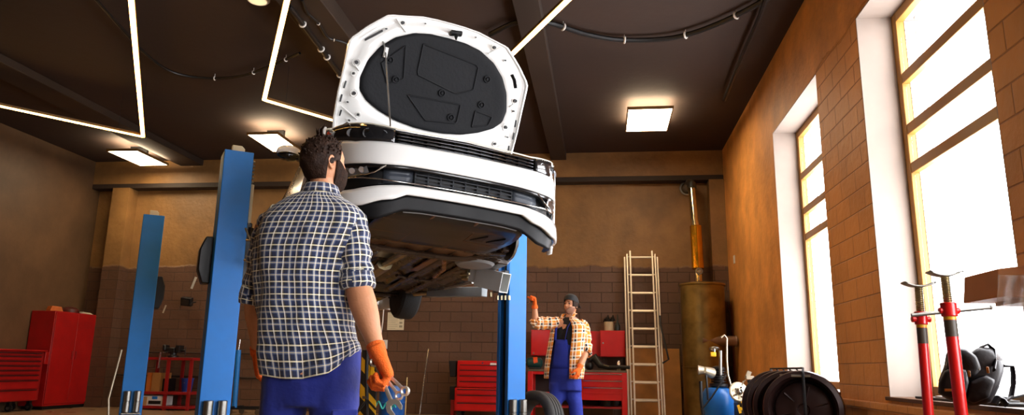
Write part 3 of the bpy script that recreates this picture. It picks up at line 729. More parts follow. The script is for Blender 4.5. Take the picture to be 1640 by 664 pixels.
# ------------------------------------------------------------------ lifts
du = Vector((math.cos(math.radians(34.5)), math.sin(math.radians(34.5)), 0)); dv = Vector((du.y, -du.x, 0))
def adaptors(t, base, z0):
    for k in (-1, 1):
        cc = base + du*(.052*k) + dv*.035
        q = MB(); q.lathe([(.030, 0), (.036, .004), (.036, .115), (.031, .118), (.031, .124), (.036, .127), (.036, .235), (.028, .24)], cc+Vector((0,0,z0)), (0,0,1), 20)
        q.build('pad_extension', M['steel'], t)
    q = MB(); q.box(base+dv*.03+Vector((0,0,z0-.015)), (.20, .08, .02), Matrix.Rotation(math.radians(34.5), 3, 'Z')); q.build('adaptor_tray', M['steel'], t, bevel=.004)
def column(base, label, H=2.62, w=.235, d=.27, inner=1, zad=.3, group=None, box=1, carriage=None):
    """open C-section post; inner=+1 opens towards +du"""
    base = Vector(base); t = thing('car_lift_column', label, 'car lift', base, (0, 0, math.radians(34.5)), group)
    def pt(a, b, z): return base + du*(a*inner) + dv*b + Vector((0,0,z))
    # C profile in (a: towards the car, b: towards camera)
    a0, a1, b0, b1, th = -w/2, w/2, -d/2, d/2, .012
    prof = [(a1, b1), (a0, b1), (a0, b0), (a1, b0), (a1, b0+.06), (a1-th, b0+.06), (a1-th, b0+th), (a0+th, b0+th), (a0+th, b1-th), (a1-th, b1-th), (a1-th, b1-.06), (a1, b1-.06)]
    q = MB(); q.prism(prof, lambda a, b: pt(a, b, .012), lambda a, b: pt(a, b, H)); q.build('post', M['blue'], t, bevel=.006)
    q = MB(); q.prism([(-.24, -.22), (.24, -.22), (.24, .22), (-.24, .22)], lambda a, b: pt(a, b, 0), lambda a, b: pt(a, b, .02)); q.build('base_plate', M['blue'], t)
    for sa in (-1, 1):
        for sb in (-1, 1):
            q = MB(); q.cyl(pt(.2*sa, .18*sb, .015), pt(.2*sa, .18*sb, .05), .014, None, 8); q.build('anchor_bolt', M['steel'], t)
    for sb in (-1, 1):
        q = MB(); q.prism([(0, 0), (.09, 0), (0, .22)], lambda a, z: pt(-w/2-a, sb*.11-.006, z+.02), lambda a, z: pt(-w/2-a, sb*.11+.006, z+.02)); q.build('gusset', M['blue'], t)
    q = MB(); q.cyl(pt(0, .0, .1), pt(0, 0, H-.05), .018, None, 10); q.build('lead_screw', M['steel'], t)
    q = MB(); q.cyl(pt(.05, -.05, .1), pt(.05, -.05, H-.05), .012, None, 8); q.build('hydraulic_hose', M['black'], t)
    adaptors(t, pt(0, d/2, 0), zad)
    q = MB(); q.prism([(-.05, 0), (.055, 0), (.055, .05), (.03, .075), (-.05, .075)], lambda a, z: pt(a, -.02, H+z), lambda a, z: pt(a, .03, H+z)); q.build('top_pulley_cover', M['paper'], t, bevel=.006)
    if box:
        q = MB(); r = .17; oc = [(r*math.cos(PI/8+k*PI/4)*.75, r*math.sin(PI/8+k*PI/4)*1.25) for k in range(8)]
        q.prism(oc, lambda a, z: pt(box*(-w/2-.03)+a*.6, -.02+a*.0, 1.70+z), lambda a, z: pt(box*(-w/2-.03)+a*.6, -.16, 1.70+z)); bx_ = q.build('motor_cover', M['black'], t, bevel=.01)
        q = MB(); q.box(pt(box*(-w/2-.12), .0, 1.50), (.018, .004, .10), Euler((0, .3, 0)).to_matrix()); q.build('cable_tag', M['paper'], bx_)
    return t, pt
# near lift: left column and right column
tl, pl_ = column((-3.10, 5.78, 0), 'tall blue lift column standing just left of the man in the checked shirt', zad=.34)
q = MB(); q.bb((0,0,0), (0,0,0)) if False else None
for k in range(9):
    pass
q = MB()
for k in range(7): q.sphere(pl_(.13, .09, 2.55-.035*k), .012, 8, 6)
q.build('drive_chain', M['steel'], tl)
q = MB(); q.beam(pl_(.135, .10, 2.35), pl_(.135, .10, 2.0), .012, .03); q.build('slider_guide', M['paper'], tl)
q = MB(); q.beam(pl_(.15, .10, 1.98), pl_(.15, .10, 1.86), .03, .05); q.build('safety_lock', M['black'], tl)
def carriage(t, pt, z, arms):
    q = MB(); q.prism([(.05, -.115), (.05, .115), (.16, .115), (.16, -.115)], lambda a, b: pt(a, b, z-.22), lambda a, b: pt(a, b, z+.30)); q.build('carriage', M['black'], t, bevel=.01)
carriage(tl, pl_, 1.72, 0)
tr_, pr_ = column((-.865, 7.16, 0), 'blue lift column with pale sunlit face behind the raised car front', inner=-1, w=.19, d=.24, zad=.34, box=0)
def arm(t, a, b, w, h, m, name='lift_arm'):
    q = MB(); q.beam(a, b, w, h); return q.build(name, m, t, bevel=.006)
armm = mat('grey_lift_arm', '#c3c5c2', .4, .2, var=.06)
def hollow(a, b, w, h, th=.008):
    """rectangular tube, open ends"""
    a, b = Vector(a), Vector(b); z = (b-a).normalized(); x = Vector((0,0,1)).cross(z).normalized(); y = z.cross(x)
    q = MB(); rr = []
    for p, ww, hh in ((a, w, h), (b, w, h), (b, w-2*th, h-2*th), (a, w-2*th, h-2*th), (a, w, h)):
        rr.append([p+x*sx*ww/2+y*sy*hh/2 for sx, sy in ((-1,-1), (1,-1), (1,1), (-1,1))])
    q.rings(rr, True, (False, False)); return q
ZA = 1.66
# carriage of the right column with front and rear arm
q = MB(); q.prism([(.05, -.10), (.05, .10), (.15, .13), (.15, -.13)], lambda a, b: pr_(a, b, 1.58), lambda a, b: pr_(a, b, 1.78)); q.build('carriage', M['black'], tr_, bevel=.008)
pad_f = c(.74, -.53, .085); piv_f = P(800, 462, Y=6.93)
fa = Vector((pad_f.x, pad_f.y, 0)); 
E1 = P(809, 453, Y=6.50); E0 = P(768, 443, Y=6.66)
q = hollow(E1, E0, .12, .175); ar = q.build('front_lift_arm', armm, tr_, bevel=.004)
q = hollow(E0, P(756, 440, Y=6.70), .09, .12); q.build('sliding_section', armm, ar)
q = MB(); pc = P(749, 443, Y=6.72); q.lathe([(.05, -.03), (.06, -.02), (.06, .0), (.075, .012), (.075, .028), (.06, .03), (.02, .03), (.02, .10), (.06, .105), (.06, .13)], pc, (0,0,1), 20); q.build('lift_pad', M['galv'], ar)
R0 = P(776, 467, Y=7.25); R1 = P(688, 468, Y=7.75)
q = MB(); q.beam(R0, R1, .085, .10); ra = q.build('rear_lift_arm', mat('grey_blue_lift_arm', '#9aa0a3', .45, .3), tr_, bevel=.008)
q = MB(); q.cyl(P(688, 468, Y=7.75), P(664, 470, Y=7.9), .025, .03, 12); q.lathe([(.05, 0), (.06, .02), (.06, .05), (.03, .055)], P(664, 470, Y=7.9), (0,0,1), 16); q.build('lift_pad', M['galv'], ra)
q = MB(); q.beam(P(757, 452, Y=7.0), P(712, 462, Y=7.5), .02, .02); q.build('arm_brace', armm, ra)
for k in range(4):
    q = MB(); q.cyl(P(797+k*6, 473, Y=6.95), P(797+k*6, 480, Y=6.95), .014, None, 8); q.build('locking_bolt', M['galv'], tr_)
q = MB(); q.cyl(P(786, 468, Y=7.05), P(786, 475, Y=7.05), .016, None, 10); q.build('locking_bolt', M['galv'], tr_)
# left column arms: run under the car behind the man
q = hollow(pl_(.20, .02, 1.66), c(-.74, -.53, .03), .10, .12); al = q.build('lift_arm', armm, tl)
q = MB(); q.lathe([(.06, -.04), (.06, .0), (.07, .02), (.07, .06)], c(-.74, -.53, .05), (0,0,1), 18); q.build('lift_pad', M['galv'], al)
q = hollow(pl_(.20, -.06, 1.66), c(-.74, -2.2, .02), .10, .12); al = q.build('lift_arm', armm, tl)
q = MB(); q.lathe([(.06, -.04), (.06, .0), (.07, .02), (.07, .06)], c(-.74, -2.2, .04), (0,0,1), 18); q.build('lift_pad', M['galv'], al)
# bent bracket visible beside the left column
q = MB(); q.tube([P(390, 330+60, Y=5.6)+Vector((.02,0,.03)), P(403, 385, Y=5.6), P(404, 418, Y=5.6), P(391, 416, Y=5.6)], .012, 6); q.tube([P(393, 365, Y=5.6), P(401, 385, Y=5.6)], .008, 6); q.build('arm_guard', M['galv'], tl)
# far lift column (second lift on the left)
tf, pf_ = column((-5.48, 8.33, 0), 'blue lift column furthest left, smaller and standing further back', w=.235, d=.27, zad=.30, box=-1)
q = MB(); q.tube([pf_(-.2, .3, .06), pf_(-.55, .5, .07), pf_(-.9, .5, .06)], .03, 8); ff = q.build('swing_arm', M['dull'], tf)
q = MB(); q.tube([pf_(-.20, .25, .1), pf_(-.24, .2, .45), pf_(-.17, .1, 1.0)], .012, 8); q.build('arm_release_rod', M['dull'], tf)
# ------------------------------------------------------------------ things along the back wall
def face_box(mb, x0, y0, x1, y1, Y, depth, z0=None, z1=None):
    """box whose front face spans the given pixels at distance Y"""
    a = P(x0, y1, Y=Y); b = P(x1, y0, Y=Y)
    mb.bb((a.x, Y, a.z if z0 is None else z0), (b.x, Y+depth, b.z if z1 is None else z1)); return mb
# --- tool chest in the middle: roller cabinet with top chest
def drawers(t, X0, X1, Y, zs, m=None, pull=True, gap=.008, name='drawer', axis='x'):
    for z0, z1 in zs:
        q = MB()
        if axis == 'x': q.bb((X0, Y-.018, z0+gap), (X1, Y, z1-gap))
        else: q.bb((Y, X0, z0+gap), (Y+.018, X1, z1-gap))
        d = q.build(name, m or M['red'], t, bevel=.004)
        q = MB()
        if axis == 'x': q.bb((X0+.02, Y-.032, z1-gap-.012), (X1-.02, Y-.016, z1-gap+.002))
        else: q.bb((Y+.016, X0+.02, z1-gap-.012), (Y+.032, X1-.02, z1-gap+.002))
        q.build('drawer_pull', M['black'] if pull else M['chrome'], d)
Yc = 13.1
xa = P(732, 600, Y=Yc).x; xb = P(806, 600, Y=Yc).x; zt = P(760, 577, Y=Yc).z; zm = P(760, 620, Y=Yc).z
t = thing('tool_chest', 'red tool chest with rows of drawers just left of the pale lift column', 'tool chest', ((xa+xb)/2, Yc+.25, 0))
q = MB(); q.bb((xa, Yc, zm), (xb, Yc+.45, zt)); q.build('top_chest', M['red'], t, bevel=.01)
q = MB(); q.bb((xa-.03, Yc-.02, .12), (xb+.03, Yc+.47, zm-.01)); q.build('roller_cabinet', M['red'], t, bevel=.01)
h = zt-zm; zs = [(zm+h*k, zm+h*k2) for k, k2 in ((.03, .24), (.24, .45), (.45, .66), (.66, .86))]
drawers(t, xa+.03, xb-.03, Yc, zs)
h2 = zm-.01-.12; drawers(t, xa, xb, Yc-.02, [(.12+h2*k, .12+h2*k2) for k, k2 in ((.02, .38), (.38, .72), (.72, .97))])
q = MB(); face_box(q, 785, 581, 795, 585, Yc-.005, .01); q.build('maker_plate', M['white'], t)
q = MB(); q.cyl((xa+(xb-xa)*.55, Yc-.01, zt-.04), (xa+(xb-xa)*.55, Yc, zt-.04), .012, None, 12); q.build('lock', M['chrome'], t)
for sx in (xa+.05, xb-.05):
    for sy in (.05, .42):
        q = MB(); q.cyl((sx-.02, Yc+sy, .055), (sx+.02, Yc+sy, .055), .055, None, 16); q.bb((sx-.03, Yc+sy-.03, .06), (sx+.03, Yc+sy+.03, .12)); q.build('caster', M['black'], t)
t2 = thing('storage_bin', 'black open bin on a stand left of the middle red tool chest', 'bin', P(725, 640, Y=13.2))
x0 = P(718, 600, Y=13.2).x; x1 = xa-.045
q = MB(); q.prism([(x0, P(720, 577, Y=13.2).z), (x1, P(720, 577, Y=13.2).z), (x1, P(720, 603, Y=13.2).z), (x0+.03, P(720, 603, Y=13.2).z)], lambda a, z: (a, 13.2, z), lambda a, z: (a, 13.5, z)); q.build('bucket', M['black'], t2, bevel=.01)
q = MB(); q.bb((x0+.02, 13.25, .30), (x1-.01, 13.45, P(720, 618, Y=13.2).z)); q.build('lower_bin', M['black'], t2, bevel=.01)
q = MB(); q.bb((x0+.05, 13.24, 0), (x1-.02, 13.44, .30)); q.build('post', M['darkred'], t2, bevel=.005)
q = MB(); q.bb((x0+.1, 13.42, .3), (x0+.13, 13.45, P(720, 603, Y=13.2).z)); q.build('upright', M['black'], t2)

# --- workbench and its contents
Yb = 12.9
X0 = P(845, 600, Y=Yb).x; X1 = P(1004, 600, Y=Yb).x; ZT = P(930, 592, Y=Yb).z
t = thing('workbench', 'red workbench with drawers and a worn wooden top behind the worker', 'workbench', ((X0+X1)/2, Yb+.3, 0))
q = MB(); q.bb((X0, Yb, ZT-.035), (X1, Yb+.62, ZT)); q.build('bench_top', mat('oiled_wood', '#5a4a38', .5, var=.3), t, bevel=.006)
za = P(930, 600, Y=Yb).z; zb = P(930, 630, Y=Yb).z; zc_ = P(930, 640, Y=Yb).z
q = MB(); q.bb((X0+.01, Yb+.01, za), (X1-.01, Yb+.03, ZT-.035)); q.bb((X0+.01, Yb+.01, zc_), (X1-.01, Yb+.04, zb+.02)); q.build('front_rail', M['red'], t, bevel=.004)
for xx in (X0, X1-.09):
    for yy in (Yb, Yb+.53):
        q = MB(); q.bb((xx, yy, 0), (xx+.09, yy+.07, ZT-.035)); q.build('leg', M['red'], t, bevel=.006)
dx0 = P(930, 600, Y=Yb).x; dx1 = P(1000, 600, Y=Yb).x
q = MB(); q.bb((dx0, Yb+.02, zb), (dx1, Yb+.5, ZT-.04)); q.build('drawer_case', M['red'], t)
hh = ZT-.05-zb; drawers(t, dx0+.02, dx1-.02, Yb+.02, [(zb+hh*k/3, zb+hh*(k+1)/3) for k in range(3)], pull=False)
q = MB(); q.bb((X0+.06, Yb+.55, .25), (X1-.06, Yb+.57, ZT-.05)); q.build('back_panel', mat('shadowed_back_steel', '#2a1410', .6), t)  # shade under the bench is put into this dark panel colour
q = MB(); q.bb((X0+.05, Yb+.03, .22), (X1-.05, Yb+.55, .25)); q.build('lower_shelf', M['darkred'], t)
# hanging wall cabinets
Yh = 13.55
def wall_cab(x0, y0, x1, y1, label, knob):
    t = thing('wall_cabinet', label, 'cabinet', P((x0+x1)/2, y1, Y=Yh), group=None)
    q = MB(); a = P(x0, y1, Y=Yh); b = P(x1, y0, Y=Yh); q.bb((a.x, Yh, a.z), (b.x, YB, b.z)); q.build('body', M['red'], t, bevel=.006)
    q = MB(); q.bb((a.x+.01, Yh-.02, a.z+.01), (b.x-.01, Yh, b.z-.01)); d = q.build('door', M['red'], t, bevel=.006)
    q = MB(); k = P(*knob, Y=Yh); q.cyl((k.x, Yh-.035, k.z), (k.x, Yh-.018, k.z), .015, None, 12); q.build('knob', M['chrome'], d)
wall_cab(850, 528, 896, 569, 'red wall cabinet on the left above the bench, behind the raised arm', (855, 565))
wall_cab(961, 529, 1001, 571, 'red wall cabinet with a bright highlight, next to the ladder', (966, 549))
q = MB(); a = P(896, 569, Y=13.7); b = P(961, 530, Y=13.7); q.bb((a.x, 13.7, a.z), (b.x, YB, b.z))
tag(q.build('back_board', M['red'], bevel=.004), 'flat red back board between the two wall cabinets above the bench', 'panel')
# on the bench and cabinets
zcab = P(980, 529, Y=Yh).z
def can(px, py, top, r, Y, m, name, label, cat, z0, capm=None):
    p = P(px, py, Y=Y); t = thing(name, label, cat, (p.x, Y, z0)); h = P(px, top, Y=Y).z-z0
    q = MB(); q.lathe([(r*.96, 0), (r, .01), (r, h*.9), (r*.95, h)], (p.x, Y, z0), (0,0,1), 24); q.build('body', m, t)
    return t, p, h
t, p, h = can(975, 529, 515, .085, 13.72, mat('cream_tub', '#b7a584', .5), 'grease_tub', 'cream tub with black gear on top, on the right wall cabinet', 'tub', zcab)
q = MB(); 
for k in range(6): q.tube([(p.x-.09+.03*k, 13.72+.03*math.sin(k*2), zcab+h+.005), (p.x-.07+.03*k, 13.70, zcab+h+.05+.03*(k % 3)), (p.x-.04+.03*k, 13.74, zcab+h+.02)], .017, 8)
q.build('black_fittings', M['black'], t)
p = P(989, 529, Y=13.7); q = MB(); q.lathe([(.045, 0), (.05, .02), (.05, .10), (.018, .16), (.012, .28), (.008, .30)], (p.x, 13.7, zcab), (0,0,1), 20)
tag(q.build('oil_bottle', mat('dark_green_plastic', '#1d2420', .3)), 'dark narrow-necked bottle on the right wall cabinet beside the cream tub', 'bottle')
# grinder-like tool, left on the bench
p = P(857, 584, Y=13.05); t = thing('bench_grinder', 'dark green power tool with orange end at the left of the bench', 'power tool', (p.x, 13.05, ZT))
q = MB(); q.tube([(p.x-.15, 13.05, ZT+.11), (p.x-.12, 13.05, ZT+.11), (p.x+.10, 13.05, ZT+.11), (p.x+.13, 13.05, ZT+.11)], [.06, .088, .088, .05], 20); q.build('motor_body', mat('teal_plastic', '#103a38', .35), t)
q = MB(); q.tube([(p.x-.02, 13.02, ZT+.135), (p.x+.05, 13.02, ZT+.145)], [.07, .065], 16); q.build('orange_collar', mat('orange_plastic', '#e2521c', .4), t)
q = MB(); q.cyl((p.x-.26, 13.05, ZT+.11), (p.x-.14, 13.05, ZT+.11), .012, None, 10); q.torus((p.x-.2, 13.05, ZT+.11), (1, 0, 0), .05, .012); q.build('spindle', M['steel'], t)
q = MB(); q.bb((p.x-.10, 12.98, ZT), (p.x+.10, 13.12, ZT+.035)); q.build('base', M['black'], t, bevel=.008)
# black vacuum hose lying on the bench
t = thing('vacuum_cleaner_hose', 'black hose nozzle and cap lying across the right side of the bench', 'hose', P(965, 590, Y=13.1))
pts = [P(944, 577, Y=13.15), P(952, 572, Y=13.15), P(962, 585, Y=13.1), P(975, 588, Y=13.0), P(992, 587, Y=12.98), P(1009, 588, Y=12.95)]
for p_ in pts: p_.z = max(p_.z, ZT+.035)
q = MB(); q.tube(pts, [.05, .075, .055, .035, .03, .03], 12); q.build('hose', M['black'], t)
q = MB(); q.tube([pts[1]+Vector((-.02,-.05,.03)), pts[2]+Vector((0,-.04,.02)), pts[3]+Vector((0,-.03,.02))], .008, 6); q.build('wire', M['galv'], t)
q = MB(); q.sphere((pts[0].x, pts[0].y, ZT+.07), (.07, .07, .07), 14, 8); q.build('cap', M['black'], t)
p = P(991, 590, Y=13.3); q = MB(); q.lathe([(.028, 0), (.033, .01), (.033, .13), (.02, .15), (.02, .17)], (p.x, 13.3, ZT), (0,0,1), 16)
tag(q.build('spray_can', M['chrome']), 'small silver can standing under the right wall cabinet', 'can')
p = P(937, 590, Y=13.2); q = MB(); q.lathe([(.03, 0), (.03, .17), (.025, .18)], (p.x, 13.2, ZT), (0,0,1), 16)
tag(q.build('metal_flask', M['steel']), 'grey metal flask on the bench beside the worker in plaid', 'can')
p = P(972, 655, Y=13.2); q = MB(); q.lathe([(.12, 0), (.13, .05), (.13, .20), (.06, .25)], (p.x, 13.2, .25), (0,0,1), 20)
tag(q.build('canister', mat('dark_canister', '#2b2b28', .4, .5)), 'dark canister on the lower shelf of the red workbench', 'canister')

# --- ladder leaning on the wall
t = thing('ladder', 'tall aluminium extension ladder leaning on the back wall right of the bench', 'ladder', P(1035, 664, Y=13.1))
def ladder_plane(px, py):
    # plane leaning: Y from 13.15 at floor to 13.9 at the top
    p = P(px, py, Y=13.5); Yy = 13.0+.72*max(0, p.z)/3.1; return P(px, py, Y=min(Yy, 13.75))
bl, br_, tl2, tr2 = ladder_plane(1017, 664), ladder_plane(1056, 664), ladder_plane(1009, 402), ladder_plane(1044, 402)
def down(b, tp): d = tp-b; return b-d*(b.z/d.z)
bl = down(bl, tl2); br_ = down(br_, tr2)
la = mat('ladder_aluminium', '#d6c9b2', .4, .35, var=.08)
for off, (a, b) in ((0, (bl, tl2)), (1, (br_, tr2))):
    for k, (dx, dy, m_) in enumerate(((0, 0, la), (-.055 if off == 0 else .055, .06, la), (-.10 if off == 0 else .10, .11, la))):
        if k == 2 and off == 0 and False: continue
        o_ = Vector((dx, dy, 0)); q = MB(); q.beam(a+o_, b+o_-(Vector((0,0,.05*k))), .028, .07, (0,1,0)); q.build('stile', m_, t, bevel=.004)
n_ = 11
for k in range(n_):
    py = 412+28.7*k; f = (ladder_plane(1035, min(py, 664)).z if py < 664 else P(1035, py, Y=13.2).z)
    if f < .05: break
    tt = f/tl2.z; a = bl.lerp(tl2, tt); b = br_.lerp(tr2, tt)
    q = MB(); q.tube([a, b], .017, 8); q.build('rung', la, t)
    a2 = a+Vector((-.05,.06,.02)); b2 = b+Vector((.05,.06,.02)); q = MB(); q.tube([a2, b2], .013, 8); q.build('rung', la, t)
q = MB(); pp = [P(1058, 520, Y=13.3), P(1071, 575, Y=13.2), P(1061, 581, Y=13.2)]; q.tube([P(1057, 505, Y=13.4)]+pp, .016, 6, flat=.4); q.build('strap', M['black'], t)
# plywood
q = MB(); a = P(1004, 664, Y=13.75); b = P(1088, 558, Y=13.9); q.prism([(a.x, 0), (b.x, 0), (b.x, b.z), (a.x, b.z)], lambda x, z: (x, 13.72+.2*z/1.3, z), lambda x, z: (x, 13.745+.2*z/1.3, z))
tag(q.build('plywood_board', M['ply'], bevel=.003), 'orange-brown plywood board leaning behind the ladder', 'board')

# --- round stove tank with flue pipe
tx = P(1124, 450, Y=13.3); r = (P(1160, 450, Y=13.3).x-P(1090, 450, Y=13.3).x)/2; ztk = P(1124, 451, Y=13.3-r).z
t = thing('stove_tank', 'tall cylindrical metal stove tank with a flue pipe near the right corner', 'boiler', (tx.x, 13.3, 0))
tankm = mat('scuffed_zinc', '#8d7440', .38, .85, var=.35, scale=5)
q = MB(); q.lathe([(r, 0), (r, .9), (r*1.015, .905), (r*1.015, .93), (r, .935), (r, ztk-.04), (r*1.06, ztk-.03), (r*1.06, ztk), (r*.6, ztk+.03), (.10, ztk+.04)], (tx.x, 13.3, 0), (0,0,1), 48); q.build('drum', tankm, t)
fl = [P(1119, 445, Y=13.3), P(1116, 395, Y=13.35), P(1112, 350, Y=13.4), P(1108, 302, Y=13.45)]
flm = mat('shiny_flue', '#d9c9a0', .16, 1, var=.15, scale=9); brass = mat('golden_sleeve', '#c98d1e', .2, .9, var=.2)
q = MB(); q.tube([Vector((fl[0].x, 13.3, ztk)), fl[0], fl[1]], .062, 20); q.build('flue_lower', flm, t)
q = MB(); q.tube([P(1118, 430, Y=13.3), fl[1], P(1114, 362, Y=13.38)], [.105, .105, .105], 24); q.build('flue_sleeve', brass, t)
q = MB(); q.tube([P(1114, 364, Y=13.38), fl[2], fl[3]], .068, 20); q.build('flue_upper', flm, t)
q = MB(); e = fl[3]; q.tube([e, e+Vector((0, .02, .08)), e+Vector((-.02, .12, .13)), e+Vector((-.03, .54, .13))], .085, 18); q.torus(e+Vector((-.03, .50, .13)), (0,1,0), .12, .02); q.build('elbow', M['steel'], t)
q = MB(); pz = P(1120, 434, Y=13.2); q.torus(pz, (0,1,0), .05, .013, 20, 6); q.cyl(pz+Vector((0,-.02,0)), pz+Vector((0,.02,0)), .028, None, 14); q.build('damper', M['steel'], t)
q = MB(); a = P(1124, 545, Y=13.0); b = P(1178, 546, Y=13.2); q.tube([(a.x, 13.0, a.z), (b.x, 13.05, a.z)], .085, 24); q.torus((b.x-.02, 13.05, a.z), (1,0,0), .088, .012)
q.build('side_pipe', mat('grey_pipe', '#8b7562', .35, .7, var=.2), t)
# light switch on right wall near corner
p = P(1167, 415, X=XR-.0); q = MB(); q.box((XR-.008, p.y-.6, p.z-.09), (.016, .10, .14)); tag(q.build('wall_switch', M['white'], bevel=.004), 'small white switch high on the right wall beside the corner', 'switch')
# paper notice and thermostat, cord, wall sockets
def card(x0, y0, x1, y1, Y, m, name, label, cat, th=.012):
    a = P(x0, y1, Y=Y); b = P(x1, y0, Y=Y); q = MB(); q.bb((a.x, YB-th, a.z), (b.x, YB, b.z)); return tag(q.build(name, m, bevel=.002), label, cat)
n1 = card(620, 500, 648, 528, YB, M['paper'], 'wall_notice', 'pale printed notice on the back wall under the rear wheel', 'notice')
a = P(620, 528, Y=YB); b = P(648, 500, Y=YB)
q = MB()
for k in range(9): 
    z = a.z+.03+k*(b.z-a.z-.05)/8; q.bb((a.x+.02, YB-.0135, z), (a.x+(b.x-a.x)*(.62 if k % 3 else .5), YB-.0125, z+.006))
for k in range(4):
    z = a.z+.05+k*.07; q.bb((b.x-.09, YB-.0135, z), (b.x-.03, YB-.0125, z+.04))
q.build('print_lines', mat('faded_ink', '#9b937c', .8), n1)
th_ = card(609, 544, 621, 558, YB, M['white'], 'thermostat', 'white box with a dark window on the wall under the notice', 'thermostat', .04)
a = P(611, 556, Y=YB); b = P(617, 547, Y=YB); q = MB(); q.bb((a.x, YB-.043, a.z), (b.x, YB-.039, b.z)); q.build('display', M['black'], th_)
q = MB(); q.tube([P(612, 545, Y=13.97), P(610, 536, Y=13.97), P(613, 515, Y=13.97), P(615, 486, Y=13.97)], .012, 6); q.beam(P(609, 483, Y=13.97), P(625, 486, Y=13.97), .03, .03); 
tag(q.build('wall_lamp_cord', M['white']), 'white cord rising from the thermostat to a small white bar under the car', 'cord')
p = P(170, 613, Y=YB); q = MB(); q.box((p.x, YB-.02, p.z), (.09, .035, .11)); tag(q.build('wall_socket', M['white'], bevel=.006), 'small white socket low on the wall left of the far blue column', 'socket')
# black box lamp on back wall
p = P(297, 482, Y=13.8); t = thing('flood_lamp', 'black square flood lamp on the brick wall between the two left columns', 'lamp', (p.x, 13.9, p.z))
q = MB(); q.box((p.x, 13.85, p.z), (.22, .10, .17), (.35, .1, .1)); q.build('housing', M['black'], t, bevel=.01)
q = MB(); q.box((p.x, 13.79, p.z-.02), (.16, .01, .11), (.35, .1, .1)); q.build('glass', lensblk, t)
q = MB(); q.tube([(p.x+.12, 13.97, p.z), (p.x+.13, 13.85, p.z-.02), (p.x+.08, 13.82, p.z-.06)], .012, 6); q.build('bracket', M['black'], t)
# rods leaning
for (x0, y0, x1, y1, r, lab) in ((686, 558, 672, 664, .014, 'long bright steel rod leaning on the back wall left of the middle tool chest'), (652, 604, 649, 664, .012, 'short thin rod leaning on the wall left of the long steel rod')):
    a = P(x0, y0, Y=13.9); b = P(x1, y1, Y=13.6); d = (b-a); f = b+d*((0-b.z)/d.z) if d.z else b
    q = MB(); q.tube([a, f], r, 8); tag(q.build('steel_rod', M['chrome'] if r > .012 else M['galv']), lab, 'rod')

# --- yellow cart with blue drum behind the gloved hand
Yd = 11.5
p = P(628, 640, Y=Yd); r = .20; t = thing('oil_drum', 'blue drum with looped turquoise hose behind the spanners', 'drum', (p.x, Yd, 0)); zt = P(620, 617, Y=Yd).z
q = MB(); q.lathe([(r*.98, 0), (r, .02), (r, .3), (r*1.03, .31), (r, .33), (r, zt-.02), (r*.97, zt)], (p.x, Yd, 0), (0,0,1), 32); q.build('barrel', mat('drum_blue', '#1457a8', .4), t)
q = MB(); pts = []
for k in range(60):
    a = k/60*6*PI; pts.append(P(597+k*.62, 645+5*math.sin(a)+k*.15, Y=Yd-.24-.03*math.cos(a)))
q.tube(pts, .012, 6); q.build('coiled_hose', mat('turquoise_hose', '#3fc7c4', .4), t)
t = thing('drum_trolley', 'yellow and black striped trolley frame behind the orange glove', 'trolley', P(592, 664, Y=11.2))
stm, nt, bs = new_mat('hazard_stripes'); tc = N(nt, 'ShaderNodeTexCoord'); wv = N(nt, 'ShaderNodeTexWave'); wv.bands_direction = 'DIAGONAL'; wv.inputs['Scale'].default_value = 1.6
rr_ = ramp_const(nt, ((0, '#1a1814'), (.5, '#d2a018'))); nt.links.new(tc.outputs['Object'], wv.inputs[0]); nt.links.new(wv.outputs[0], rr_.inputs[0]); nt.links.new(rr_.outputs[0], bs.inputs[0])
a = P(574, 664, Y=11.2); b = P(600, 560, Y=11.2)
q = MB(); q.bb((a.x, 11.2, .02), (b.x+.06, 11.24, b.z)); q.build('striped_panel', stm, t, bevel=.004)
q = MB(); q.tube([P(588, 560, Y=11.1), P(587, 600, Y=11.1), P(588, 664, Y=11.1), Vector((P(588, 664, Y=11.1).x, 11.1, .0))], .028, 10); q.build('upright', M['black'], t)
q = MB(); q.tube([P(572, 660, Y=11.05), P(588, 640, Y=11.08)], .018, 8); q.tube([P(588, 640, Y=11.08), P(602, 655, Y=11.05)], .018, 8); q.build('brace', M['black'], t)
q = MB(); q.box(P(584, 636, Y=11.0), (.06, .04, .04)); q.build('bright_catch', M['chrome'], t)
q = MB(); q.beam(P(604, 517, Y=11.2), P(600, 560, Y=11.2), .035, .07); q.beam(P(600, 560, Y=11.2), P(596, 600, Y=11.2), .035, .05); q.build('yellow_mast', M['yellow'], t)

# --- tyres behind the right-hand column
def tyre(ctr, axis, R, W, label, m=M['rubberlight'], rim=False):
    ax = Vector(axis).normalized(); t = thing('tyre', label, 'tyre', (ctr[0], ctr[1], 0))
    prof = [(R*.64, -W*.36), (R*.70, -W*.48), (R*.85, -W*.52), (R*.95, -W*.46), (R*.995, -W*.36)]
    k = -.36
    for g in (-.18, 0, .18): prof += [(R*1.0, (g-.025)*W), (R*.972, (g-.02)*W), (R*.972, (g+.02)*W), (R*1.0, (g+.025)*W)]
    prof += [(R*.995, W*.36), (R*.95, W*.46), (R*.85, W*.52), (R*.70, W*.48), (R*.64, W*.36)]
    prof.append(prof[0])
    q = MB(); q.lathe(prof, ctr, ax, 56, (False, False)); q.build('tread', m, t)
    return t
R = .315; cz = R
# tall stack edge: one tyre standing, one leaning in front
tyre((P(860, 662, Y=8.1).x, 8.1, R), (-.62, -.76, .12), R, .225, 'grey worn tyre standing on its tread at the foot of the pale lift column')

